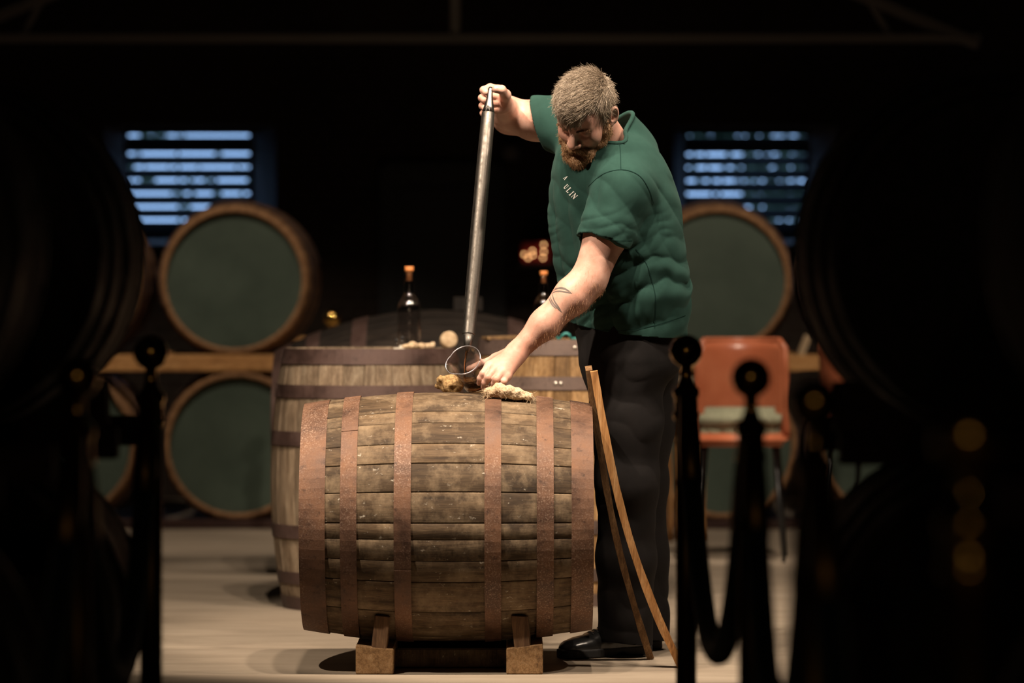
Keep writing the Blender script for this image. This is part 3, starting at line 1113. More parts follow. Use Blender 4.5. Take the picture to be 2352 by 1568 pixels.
def surface(f, lo, hi, h, steps=2, slack=1.5):
    """sparse surface nets of f == 0"""
    B = 8
    lo = np.asarray(lo, float)
    hi = np.asarray(hi, float)
    nb = np.ceil((hi - lo) / (B * h)).astype(int)
    g = np.stack(np.meshgrid(*[np.arange(n) for n in nb], indexing='ij'), -1).reshape(-1, 3)
    cen = lo + (g + .5) * B * h
    d = np.concatenate([f(c) for c in np.array_split(cen, max(1, len(cen) // 60000))])
    g = g[np.abs(d) < B * h * .87 * slack]
    off = np.stack(np.meshgrid(*[np.arange(B + 1)] * 3, indexing='ij'), -1).reshape(-1, 3)
    ncell = nb * B + 2
    keys_all, vert_all, edge_all = [], [], []
    cs = np.array([[0, 0, 0], [1, 0, 0], [0, 1, 0], [1, 1, 0], [0, 0, 1], [1, 0, 1], [0, 1, 1], [1, 1, 1]])
    ce = [(0, 1), (2, 3), (4, 5), (6, 7), (0, 2), (1, 3), (4, 6), (5, 7), (0, 4), (1, 5), (2, 6), (3, 7)]
    for gi in np.array_split(g, max(1, len(g) // 120)):
        if len(gi) == 0:
            continue
        ijk = gi[:, None, :] * B + off[None]
        val = f((lo + ijk.reshape(-1, 3) * h)).reshape(len(gi), B + 1, B + 1, B + 1)
        corner = np.stack([val[:, a:a + B, b:b + B, c:c + B] for a, b, c in cs], -1)
        neg = corner < 0
        act = neg.any(-1) & ~neg.all(-1)
        bi, x, y, z = np.nonzero(act)
        if len(bi) == 0:
            continue
        cv = corner[bi, x, y, z]
        cell = gi[bi] * B + np.stack([x, y, z], -1)
        acc = np.zeros((len(bi), 3))
        cnt = np.zeros(len(bi))
        for a, b in ce:
            m = (cv[:, a] < 0) != (cv[:, b] < 0)
            t = cv[m, a] / (cv[m, a] - cv[m, b])
            acc[m] += cs[a] + t[:, None] * (cs[b] - cs[a])
            cnt[m] += 1
        vert_all.append(lo + (cell + acc / cnt[:, None]) * h)
        keys_all.append(cell)
        edge_all.append(cv[:, [0, 1, 2, 4]] < 0)
    cell = np.concatenate(keys_all)
    vert = np.concatenate(vert_all)
    edge = np.concatenate(edge_all)

    def key(c):
        return (c[:, 0] * ncell[1] + c[:, 1]) * ncell[2] + c[:, 2]
    kk = key(cell)
    order = np.argsort(kk)
    sk = kk[order]
    faces = []
    for ax, ei in ((0, 1), (1, 2), (2, 3)):
        m = edge[:, 0] != edge[:, ei]
        c = cell[m]
        s = edge[m, 0]
        u, w = [(1, 2), (2, 0), (0, 1)][ax]
        idx = []
        ok = np.ones(len(c), bool)
        for du, dw in ((0, 0), (-1, 0), (-1, -1), (0, -1)):
            q = c.copy()
            q[:, u] += du
            q[:, w] += dw
            k = key(q)
            pos = np.clip(np.searchsorted(sk, k), 0, len(sk) - 1)
            ok &= sk[pos] == k
            idx.append(order[pos])
        q = np.stack(idx, -1)[ok]
        s = s[ok]
        q[~s] = q[~s][:, ::-1]
        faces.append(q)
    faces = np.concatenate(faces)
    for _ in range(steps):
        out = []
        for v in np.array_split(vert, max(1, len(vert) // 50000)):
            d = f(v)
            e = h * .5
            gr = np.stack([f(v + np.eye(3)[k] * e) - f(v - np.eye(3)[k] * e) for k in range(3)], -1) / (2 * e)
            gl2 = np.maximum((gr * gr).sum(1), .25)
            out.append(v - np.clip(d / gl2, -h, h)[:, None] * gr)
        vert = np.concatenate(out)
    return vert, faces


def vnoise(p, scale, seed=0):
    """cheap smooth pseudo-noise in -1..1"""
    r = np.random.RandomState(seed)
    out = np.zeros(len(p))
    for k in range(5):
        w = r.normal(size=3) * scale * (1 + .35 * k)
        out += np.sin(p @ w + r.uniform(0, 6.28)) / (1 + .25 * k)
    return out / 3.0


def soft_mesh(name, f, lo, hi, h, mat, parent, steps=2, origin=(0, 0, 0)):
    v, q = surface(f, lo, hi, h, steps)
    o = mesh(name, v - np.asarray(origin), q, mat, parent, True)
    return o, v, q


def strands(name, roots, dirs, lens, w, mat, parent, curl=None, seg=2, origin=(0, 0, 0), tip=.25):
    """thin tapered three-sided hairs"""
    n = len(roots)
    ref = np.tile([0.31, -.9, .31], (n, 1))
    s = np.cross(dirs, ref)
    s /= np.linalg.norm(s, axis=1)[:, None] + 1e-9
    t = np.cross(s, dirs)
    if curl is None:
        curl = np.zeros_like(dirs)
    vs_ = []
    for i in range(seg + 1):
        k = i / seg
        c = roots + dirs * (lens * k)[:, None] + curl * (lens * k * k)[:, None]
        ww = w * (1 - (1 - tip) * k)
        vs_ += [c + s * ww, c - s * ww * .5 + t * ww * .87, c - s * ww * .5 - t * ww * .87]
    vs_ = np.stack(vs_, 1)            # n, 3*(seg+1), 3
    m = 3 * (seg + 1)
    base = np.arange(n)[:, None] * m
    fs = []
    for i in range(seg):
        for k in range(3):
            k2 = (k + 1) % 3
            fs.append(base + np.array([i * 3 + k, i * 3 + k2, (i + 1) * 3 + k2, (i + 1) * 3 + k]))
    fs = np.concatenate(fs)
    return mesh(name, vs_.reshape(-1, 3) - np.asarray(origin), fs, mat, parent, True)


# ------------------------------------------------------------------ dip tube (valinch)
TUBE_Y = 11.56
A_top = P(1127, 199, 11.64)
A_tip = P(1073, 806, 11.395)
ax = Vector(A_tip - A_top)
LT = ax.length
dt = thing('dip_tube', 'long brushed steel sampling tube held over the weathered cask', 'tube', tuple(A_top))
dt.rotation_euler = ax.normalized().to_track_quat('Z', 'Y').to_euler()
k_ = LT / 607.0
R0 = .0195
body = [(R0, 62 * k_), (R0 * 1.03, 63 * k_), (R0 * 1.12, 200 * k_), (R0 * 1.15, 330 * k_), (R0 * 1.10, 480 * k_), (R0 * 1.0, 567 * k_), (R0 * 1.03, 569 * k_), (R0 * 1.0, 571 * k_)]
v, f = lathe(body, 40)
mesh('barrel_tube', v, f, M_STEEL, dt, True)
v, f = lathe([(R0, 570 * k_), (R0 * .62, 592 * k_), (R0 * .34, 607 * k_), (R0 * .24, 607 * k_)], 32)
mesh('nozzle', v, f, M_STEEL, dt, True)
v, f = lathe([(.0055, 2 * k_), (.0078, 6 * k_), (.0082, 16 * k_), (.0105, 30 * k_), (.0155, 48 * k_), (R0, 63 * k_)], 32)
mesh('top_cone', v, f, M_STEEL_POL, dt, True)
v, f = lathe([(.0001, 1.2 * k_), (.005, 1.2 * k_), (.005, 2.4 * k_)], 16)
mesh('thumb_hole', v, f, M_DARKHOLE, dt, True)
# dark slot near the top
sl = []
inv = dt.rotation_euler.to_quaternion().inverted()
side = (inv @ Vector((-.12, -1, 0)))
side.z = 0
side.normalize()
tang = Vector((0, 0, 1)).cross(side)
vv = []
for q in range(20):
    a = 2 * math.pi * q / 20
    zz = 60 * k_ + 12.5 * k_ * math.sin(a)
    xx = 4.6 * k_ * math.cos(a)
    rr = np.interp(zz, [48 * k_, 63 * k_], [.0155, R0]) + .0006
    vv.append(side * math.sqrt(max(rr * rr - xx * xx, 1e-8)) + tang * xx + Vector((0, 0, zz)))
mesh('slot', vv, [tuple(range(20))], M_DARKHOLE, dt, False)

# ------------------------------------------------------------------ glass jug and spirit
J0 = Vector(P(1067, 826.5, 11.35))
jd = Vector((.29, .72, -.50)).normalized()
jug = thing('glass_jug', 'clear glass jug tilted on the cask catching the amber spirit', 'jug', tuple(J0))
jx = jd.cross(Vector((0, 0, 1))).normalized()
jy = jd.cross(jx)
JM = Matrix((jx, jy, jd)).transposed()


def jug_pt(r, a, t):
    bump_ = 0
    sp = math.cos(a - JA)
    if t < .03 and sp > .7:
        bump_ = (sp - .7) / .3 * .011 * (1 - t / .03)
    rr = r + bump_
    return JM @ Vector((rr * math.cos(a), rr * math.sin(a), t))


JA = 2.6
JK = .86      # height of the jug relative to a 142 mm one
prof = [(.0495, .0), (.0505, .001), (.0475, .012), (.0465, .04), (.0470, .09 * JK), (.0455, .135 * JK), (.040, .142 * JK), (.0001, .142 * JK)]
prof_in = [(.0001, .137 * JK), (.038, .137 * JK), (.0433, .132 * JK), (.0448, .09 * JK), (.0443, .04), (.0453, .012), (.0478, .0005)]
n = 48
vs_, fs = [], []
allp = prof + prof_in
for r, t in allp:
    for k in range(n):
        vs_.append(jug_pt(r, 2 * math.pi * k / n, t))
m = len(allp)
for i in range(m):
    i2 = (i + 1) % m
    for k in range(n):
        k2 = (k + 1) % n
        fs.append((i * n + k, i * n + k2, i2 * n + k2, i2 * n + k))
mesh('jug_wall', vs_, fs, M_GLASS, jug, True)
tube('jug_rim', [jug_pt(.0492, 2 * math.pi * k / 48, 0.0) for k in range(49)], .0018, M_GLASS_RIM, jug, 8)
# spirit lying level in the tilted jug
bm = bmesh.new()
vv, ff = [], []
for r, t in [(.0001, .1365 * JK), (.0375, .1365 * JK), (.0428, .131 * JK), (.0443, .09 * JK), (.0438, .045), (.0438, .02), (.0001, .02)]:
    for k in range(32):
        a = 2 * math.pi * k / 32
        vv.append(JM @ Vector((r * math.cos(a), r * math.sin(a), t)))
bv = [bm.verts.new(x) for x in vv]
for i in range(6):
    for k in range(32):
        k2 = (k + 1) % 32
        bm.faces.new((bv[i * 32 + k], bv[i * 32 + k2], bv[(i + 1) * 32 + k2], bv[(i + 1) * 32 + k]))
res = bmesh.ops.bisect_plane(bm, geom=bm.verts[:] + bm.edges[:] + bm.faces[:], plane_co=(0, 0, -.052), plane_no=(0, 0, 1), clear_outer=True)
bmesh.ops.holes_fill(bm, edges=[e for e in bm.edges if e.is_boundary], sides=0)
sp = bm_obj('spirit', bm, M_SPIRIT, None, True)
sp.location = J0
tag(sp, 'amber spirit pooled in the tilted glass jug', 'liquid')
tip = Vector(A_tip)
tube('pouring_stream', smooth_path([tip + Vector((0, 0, .006)), tip + Vector((-.004, -.002, -.02)), tip + Vector((-.007, -.004, -.045)), tip + Vector((-.0075, -.004, -.081))], 10), [.0045, .004, .0035, .003, .0028, .0026, .0025, .0025, .0026, .003], M_SPIRIT, None, 10)
tag(bpy.data.objects['pouring_stream'], 'thin amber stream pouring from the steel tube into the jug', 'stream')

# ------------------------------------------------------------------ rags on the cask
c0 = P(1168, 900.5, 11.276)


def f_rag(p):
    q = p - c0
    d = chain(q, [(-.060, 0, -.004), (-.03, .005, .006), (.0, -.004, .001), (.03, .004, -.006), (.062, .0, -.014)], [.014, .016, .0145, .013, .011], .02)
    return (d + .0034 * vnoise(p, 80, 3) + .0016 * vnoise(p, 210, 4)) * .7


rg = thing('burlap_rag', 'frayed pale burlap scrap lying over the rusty hoop', 'rag', tuple(c0 - [0, 0, .015]))
o, rv_, rf_ = soft_mesh('cloth', f_rag, c0 - [.1, .045, .045], c0 + [.1, .045, .045], .0025, M_BURLAP, rg, origin=c0 - [0, 0, .015])
pick = rng.choice(len(rv_), 190)
rr = rv_[pick]
dd = np.stack([rng.normal(0, .5, 190), rng.normal(-.5, .5, 190), rng.normal(-.35, .5, 190)], -1)
ends = rng.rand(190) < .55
rr[ends] = rv_[rng.choice(np.nonzero(np.abs(rv_[:, 0] - c0[0]) > .045)[0], ends.sum())]
dd[ends, 0] += np.sign(rr[ends, 0] - c0[0]) * 1.0
dd /= np.linalg.norm(dd, axis=1)[:, None]
strands('fringe', rr, dd, rng.uniform(.005, .015, 190), .00045, M_BURLAP, rg, curl=rng.normal(0, .7, (190, 3)) + [0, 0, -.3], seg=4, origin=c0 - [0, 0, .015], tip=.8)
c1 = P(1030, 885, 11.445)


def f_rag2(p):
    q = p - c1
    d = chain(q, [(-.034, 0, .001), (-.018, -.006, .017), (.004, .0, .016), (.020, .004, .011), (.028, .008, .0)], [.0075, .010, .012, .012, .010], .016)
    d = smin(d, ell(q, (.008, -.005, -.004), (.034, .024, .021)), .012)
    return (d + .0040 * vnoise(p, 85, 8) + .0008 * vnoise(p, 260, 9)) * .7


rg2 = thing('cloth_rag', 'crumpled brown rag on the cask beside the glass jug', 'rag', tuple(c1 - [0, 0, .02]))
soft_mesh('cloth', f_rag2, c1 - [.065, .05, .045], c1 + [.08, .05, .05], .0025, M_RAG, rg2, origin=c1 - [0, 0, .02])

# ------------------------------------------------------------------ things standing on the upright casks
ZT1 = .915
ZT2 = .945


def bottle(label, px, y, z, k=1.0, dark=False):
    root = thing('glass_bottle', label, 'bottle', ((px - 1176) / FPX * y, y, z))
    out = [(.0001, .004), (.030, .0), (.0395, .004), (.0415, .012), (.0415, .165), (.0395, .182), (.031, .198), (.0215, .210), (.0195, .222), (.0205, .240), (.0185, .262), (.0145, .275), (.0165, .281), (.0165, .290), (.0135, .292)]
    inn = [(.0108, .292), (.0108, .275), (.0150, .262), (.0168, .240), (.016, .222), (.018, .212), (.028, .199), (.036, .181), (.0375, .165), (.0375, .016), (.034, .010), (.0001, .014)]
    v, f = lathe([(r * k, zz * k) for r, zz in out + inn], 40)
    mesh('bottle_glass', v, f, M_GLASS, root, True)
    v, f = lathe([(.0104 * k, .262 * k), (.0106 * k, .293 * k), (.0125 * k, .294 * k), (.0128 * k, .296 * k)], 20)
    mesh('cork', v, f, M_CORK, root, True)
    v, f = lathe([(.0155 * k, .296 * k), (.0162 * k, .299 * k), (.0162 * k, .311 * k), (.0150 * k, .313 * k)], 24)
    mesh('cork_top', v, f, M_CORKTOP, root, True)
    return root


yb = 13.52
bottle('clear glass bottle with an orange cork on the pale upright cask', 940, yb, ZT1 - .0245, 1.0)
bottle('corked bottle behind the man\'s forearm on the golden upright cask', 1249, 13.8, ZT2 - .0245, .86)


def vial(label, px, y, z, h):
    root = thing('sample_vial', label, 'vial', ((px - 1176) / FPX * y, y, z))
    v, f = lathe([(.0095, 0), (.0098, .002), (.0098, h - .02), (.006, h - .012), (.006, h)], 20)
    mesh('vial_glass', v, f, M_GLASS, root, True)
    v, f = lathe([(.0102, .006), (.0102, h - .024)], 20)
    mesh('paper_label', v, f, M_LABEL, root, True)
    v, f = lathe([(.007, h - .003), (.0072, h + .006), (.0055, h + .007)], 16)
    mesh('cap', v, f, M_BLACK, root, True)


vial('small vial with white label, shorter of the pair by the bottle', 911, 13.40, ZT1 - .0245, .052)
vial('small vial with white label, taller of the pair by the bottle', 924, 13.41, ZT1 - .0245, .060)

o = mesh('paper_card', [(-.038, -.03, 0), (.04, -.034, .001), (.03, .03, .001), (-.03, .03, .002), (-.038, -.03, .002), (.04, -.034, .003), (.012, .0, .018), (-.03, .03, .016)],
         [(0, 3, 2, 1), (4, 5, 6, 7), (0, 1, 5, 4), (1, 2, 6, 5), (2, 3, 7, 6), (3, 0, 4, 7)], M_PAPER)
o.location = ((762 - 1176) / FPX * 13.45, 13.45, ZT1 - .0245)
tag(o, 'folded grey-white paper on the pale upright cask', 'paper')
c2 = np.array([(849 - 1176) / FPX * 13.62, 13.62, ZT1 + .009])      # over the axis of the pale cask


def on_rim(deg, z, r=.290):
    a = math.radians(deg)
    return (r * math.cos(a), r * math.sin(a), z)





def f_rag3(p):
    q = p - c2
    d = chain(q, [on_rim(-64, -.001), on_rim(-57, .003), on_rim(-49, .000), on_rim(-42, .000), on_rim(-38.5, .004)], [.006, .010, .008, .007, .010], .014)
    return (d + .002 * vnoise(p, 150, 18)) * .8


rg3 = thing('cloth_rag', 'thin pale rag along the rim of the pale upright cask', 'rag', tuple(c2 - [0, 0, .02]))
soft_mesh('cloth', f_rag3, c2 + [.08, -.31, -.03], c2 + [.28, -.14, .03], .003, M_BURLAP, rg3, origin=c2 - [0, 0, .02])
v, f = lathe([(.026, -.016), (.030, -.012), (.031, .0), (.030, .013), (.025, .017)], 28)
o = mesh('wooden_bung', v, f, M_LIGHTWOOD, None, True)
o.location = ((1030 - 1176) / FPX * 13.62, 13.62, ZT1 + .028)
o.rotation_euler = (math.radians(80), 0, .3)
tag(o, 'round pale wooden bung standing on edge by the cask rim', 'bung')
o = box('wooden_board', (-.06, -.05, 0), (.06, .05, .012), M_STAVE_GOLD, None, .003)
o.location = ((1150 - 1176) / FPX * 13.72, 13.75, ZT2 - .0005)
o.rotation_euler = (0, -.04, .25)
tag(o, 'thin wooden board lying on the golden upright cask', 'board')
tq = thing('teal_strap', 'coiled teal plastic strap on the golden upright cask', 'strap', ((1300 - 1176) / FPX * 13.575, 13.575, ZT2 + .0005))
pts = [(-.055 + .0, .01, .004), (-.05, -.01, .012), (-.038, .0, .014), (-.03, .01, .004), (-.02, 0, .004), (-.012, -.012, .016), (.0, -.012, .022), (.012, -.012, .016), (.016, .0, .004), (.03, .01, .003), (.055, .0, .006), (.08, .01, .004)]
tube('strap_coil', smooth_path(pts, 50), .0045, M_TEAL, tq, 8, 1.0)

# red box on a shelf far behind; glowing beads imitate glints on gold pieces
yr = 20.6
rl = thing('red_shelf_box', 'red box on a wall shelf with added glowing beads as gold glints', 'ornament', tuple(P(1233, 580, yr)))
box('red_box', (-.085, .0, -.06), (.085, .40, .06), M_RED, rl, .008)
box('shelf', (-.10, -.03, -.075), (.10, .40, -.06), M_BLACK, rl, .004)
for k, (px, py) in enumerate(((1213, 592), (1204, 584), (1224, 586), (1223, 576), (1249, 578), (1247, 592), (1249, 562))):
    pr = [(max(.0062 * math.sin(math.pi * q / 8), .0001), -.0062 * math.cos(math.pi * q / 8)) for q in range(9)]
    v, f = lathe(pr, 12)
    b = mesh('glint_bead', v, f, M_GLINT, rl, True)
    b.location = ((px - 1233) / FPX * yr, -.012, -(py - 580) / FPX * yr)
wl = thing('wall_light', 'faint grey dome fitting high on the dark back wall', 'fitting', tuple(P(1174, 346, 20.9)))
v, f = lathe([(.05, 0), (.05, .02), (.04, .045), (.02, .06), (.0001, .063)], 24)
g_ = mesh('dome', v, f, M_REVEAL, wl, True)
g_.rotation_euler = (math.pi / 2, 0, 0)
box('mount', (-.055, -.01, -.055), (.055, .1, .055), M_BLACK, wl, .004)


# ------------------------------------------------------------------ orange chairs
def make_chair():
    root = thing('tub_chair', '', 'chair', (0, 0, 0), (0, 0, 0), 'orange leather chairs')
    # backrest shell: gently curved padded panel
    nx, nz = 15, 11
    W, Z0, Z1 = .185, .50, .915
    front, back = [], []
    for j in range(nz):
        for i in range(nx):
            u = i / (nx - 1) * 2 - 1
            w = j / (nz - 1)
            width = W * (1 + .05 * (1 - w))
            cr_ = max(abs(u) - .86, 0) / .14
            zz = Z0 + (Z1 - Z0) * w - (.035 * cr_ ** 2 if w > .8 else 0)
            yy = .20 - .11 * u ** 2 + .05 * w
            pad = .03 * (1 - u ** 4) * (1 - (2 * w - 1) ** 6)
            front.append((u * width, yy - .012 - pad * .5, zz))
            back.append((u * width, yy + .03, zz))
    vs_ = front + back
    N = nx * nz
    fs = []
    for j in range(nz - 1):
        for i in range(nx - 1):
            a = j * nx + i
            fs.append((a, a + 1, a + nx + 1, a + nx))
            fs.append((N + a + nx, N + a + nx + 1, N + a + 1, N + a))
    for i in range(nx - 1):
        fs.append((i + 1, i, N + i, N + i + 1))
        a = (nz - 1) * nx + i
        fs.append((a, a + 1, N + a + 1, N + a))
    for j in range(nz - 1):
        a = j * nx
        fs.append((a, a + nx, N + a + nx, N + a))
        a = j * nx + nx - 1
        fs.append((a + nx, a, N + a, N + a + nx))
    o = mesh('backrest', vs_, fs, M_LEATHER, root, True)
    # piping round the backrest edge
    pip = [vs_[j * nx] for j in range(nz)] + [vs_[(nz - 1) * nx + i] for i in range(1, nx)] + [vs_[j * nx + nx - 1] for j in range(nz - 2, -1, -1)]
    tube('piping', [(x, y + .012, z) for x, y, z in pip], .013, M_LEATHER, root, 8)
    # seat
    bm = bmesh.new()
    bmesh.ops.create_cube(bm, size=1)
    for v in bm.verts:
        v.co = (v.co.x * .40, v.co.y * .40 - .02, .505 + v.co.z * .055)
    bmesh.ops.bevel(bm, geom=bm.edges[:], offset=.022, segments=3, affect='EDGES')
    bm_obj('seat', bm, M_LEATHER, root, True)
    bm = bmesh.new()
    bmesh.ops.create_cube(bm, size=1)
    for v in bm.verts:
        v.co = (v.co.x * .345 - .0, v.co.y * .34 - .01, .585 + v.co.z * .10)
    bmesh.ops.bevel(bm, geom=bm.edges[:], offset=.03, segments=3, affect='EDGES')
    th_ = bm_obj('throw', bm, M_THROW, root, True)
    rr = np.stack([rng.uniform(-.17, .17, 220), np.full(220, -.175), rng.uniform(.54, .555, 220)], -1)
    dd = np.stack([rng.normal(0, .2, 220), np.full(220, -.2), np.full(220, -1.0)], -1)
    strands('fringe', rr, dd, rng.uniform(.012, .026, 220), .0012, M_THROW, th_, seg=2, tip=.7)
    for sx in (-1, 1):
        for sy in (-1, 1):
            tube('leg', [(sx * .15, sy * .14 - .02, .48), (sx * .19, sy * .18 - .02, .0)], [.013, .009], M_CHAIRLEG, root, 10)
    return root


ch = make_chair()
yc = 16.1
ch.location = ((1700 - 1176) / FPX * yc, yc, 0)
ch.rotation_euler = (0, 0, -.10)
ch['label'] = 'orange leather chair with a folded sage throw on its seat'
c = copy_tree(ch)
c.location = ((2014 - 1176) / FPX * 16.4, 16.5, 0)
c.rotation_euler = (0, 0, 2.6)
c['label'] = 'orange leather chair turned away, mostly hidden by the shaded cask'

# stool built of staves right of the man
ys2 = 17.3
sx_ = (1575 - 1176) / FPX * ys2
stl = thing('stave_stool', 'stool with curved stave legs behind the man', 'stool', (sx_, ys2, 0))
v, f = lathe([(.12, .70), (.136, .705), (.14, .725), (.134, .738), (.0001, .742)], 36)
mesh('seat', v, f, M_STAVE_PALE, stl, True)
for k in range(4):
    a = math.radians(20 + 90 * k)
    pts = []
    for t in np.linspace(0, 1, 10):
        rr_ = .13 - .055 * math.sin(t * math.pi * .62) 
        pts.append((rr_ * math.cos(a), rr_ * math.sin(a), .70 * (1 - t)))
    v, f = tube_geo(pts, [.024] * 10, 6, flat=.6)
    mesh('leg', v, f, M_LOOSE_STAVE, stl, True)
ring = [(.088 * math.cos(q * math.pi / 12), .088 * math.sin(q * math.pi / 12), .46) for q in range(25)]
tube('rung', ring, .009, M_LOOSE_OLD, stl, 8)

# ------------------------------------------------------------------ the man
def skin_mat():
    M = Mat('skin', 0.48, col=(0.6, 0.36, 0.27), spec=0.35)
    v = M.coords((1, 1, 1))
    a = M.noise(v, 22, 4, 0.6)
    c = M.ramp(a, [(0.3, (0.50, 0.265, 0.195)), (0.55, (0.61, 0.365, 0.285)), (0.8, (0.67, 0.435, 0.355))])
    b_ = M.noise(v, 8, 3, 0.6)
    c = M.mix(M.ramp(b_, [(0.45, bw(0)), (0.75, bw(0.45))]), c, (0.56, 0.22, 0.15))
    M.base(c)
    M.b.inputs['Subsurface Weight'].default_value = 0.12
    M.b.inputs['Subsurface Radius'].default_value = (0.012, 0.005, 0.003)
    M.b.inputs['Subsurface Scale'].default_value = 0.4
    M.bump(M.noise(v, 260, 3, 0.6), 0.18, 0.0015)
    return M.m


M_SKIN = skin_mat()
M = Mat('bottle_green_cotton', 0.9, spec=0.15)
vv_ = M.coords((1, 1, 1))
M.base(M.ramp(M.noise(vv_, 9, 5, 0.65), [(0.3, (0.013, 0.041, 0.033)), (0.7, (0.021, 0.060, 0.049))]))
M.bump(M.noise(vv_, 420, 2, 0.6), 0.12, 0.001)
M.b.inputs['Sheen Weight'].default_value = 0.05
M.b.inputs['Sheen Tint'].default_value = (0.5, 0.8, 0.7, 1)
M_SHIRT = M.m
M_SEAM = Mat('dark_green_seam', 0.95, col=(0.006, 0.022, 0.018), spec=0.1).m
M = Mat('black_trouser_cloth', 0.85, spec=0.2)
vv_ = M.coords((1, 1, 1))
M.base(M.ramp(M.noise(vv_, 12, 5, 0.65), [(0.3, (0.0045, 0.0037, 0.0037)), (0.7, (0.010, 0.008, 0.0078))]))
M.bump(M.noise(vv_, 300, 2), 0.15, 0.001)
M_TROUSER = M.m
M = Mat('black_shoe_leather', 0.28, spec=0.6, col=(0.012, 0.012, 0.012))
M.bump(M.noise(M.coords((1, 1, 1)), 40, 4), 0.1, 0.003)
M_SHOE = M.m
M_SOLE = Mat('black_rubber_sole', 0.7, col=(0.012, 0.011, 0.011)).m


def hair_mat(name, a, b, c):
    M = Mat(name, 0.45, spec=0.4)
    v = M.coords((1, 1, 1))
    n1 = M.noise(v, 420, 2, 0.6)
    n2 = M.noise(v, 45, 3, 0.6)
    mx = M.n('ShaderNodeMath', operation='MULTIPLY_ADD')
    mx.inputs[1].default_value = 0.25
    M.l(n2, mx.inputs[0])
    sc = M.n('ShaderNodeMath', operation='MULTIPLY')
    sc.inputs[1].default_value = 0.75
    M.l(n1, sc.inputs[0])
    M.l(sc.outputs[0], mx.inputs[2])
    M.base(M.ramp(mx.outputs[0], [(0.36, a), (0.5, b), (0.66, c)]))
    M.bump(M.noise(v, 350, 2, 0.7), 0.4, 0.002)
    return M.m


M_HAIR = hair_mat('greying_blond_hair', (0.075, 0.05, 0.032), (0.26, 0.20, 0.14), (0.58, 0.50, 0.41))
M_BEARD = hair_mat('ginger_beard', (0.17, 0.08, 0.032), (0.38, 0.21, 0.10), (0.60, 0.42, 0.26))
M_BROW = hair_mat('ginger_brow', (0.16, 0.08, 0.04), (0.28, 0.15, 0.08), (0.4, 0.25, 0.15))
M_PRINT = Mat('white_shirt_print', 0.8, col=(0.80, 0.80, 0.76)).m
M_INK = Mat('faded_tattoo_ink', 0.6, col=(0.13, 0.105, 0.09)).m
M_NAIL = Mat('finger_nail', 0.3, col=(0.66, 0.40, 0.33)).m
M_MOUTH = Mat('lip_skin', 0.45, col=(0.42, 0.16, 0.12)).m

MANX, MANY = P(1450, 1000, 11.75)[0], 11.72
man = thing('person', 'man in a green t-shirt and black trousers bending to fill a glass jug', 'person', (MANX, MANY, 0))
MO = np.array([MANX, MANY, 0.0])

# --- head frame
PHI, THE, ROLL = math.radians(33), math.radians(43.5), math.radians(15)
hf = np.array([-math.sin(PHI) * math.cos(THE), -math.cos(PHI) * math.cos(THE), -math.sin(THE)])
hl_ = np.array([math.cos(PHI), -math.sin(PHI), 0])
hu = np.cross(hf, hl_)
hl_, hu = math.cos(ROLL) * hl_ - math.sin(ROLL) * hu, math.cos(ROLL) * hu + math.sin(ROLL) * hl_
HM = np.stack([hl_, hf, hu], 0)     # rows
HC = P(1312, 343, 11.405) - np.array([0, .128, -.027]) @ HM


def to_head(p):
    return (p - HC) @ HM.T


def from_head(q):
    return HC + np.asarray(q, float) @ HM


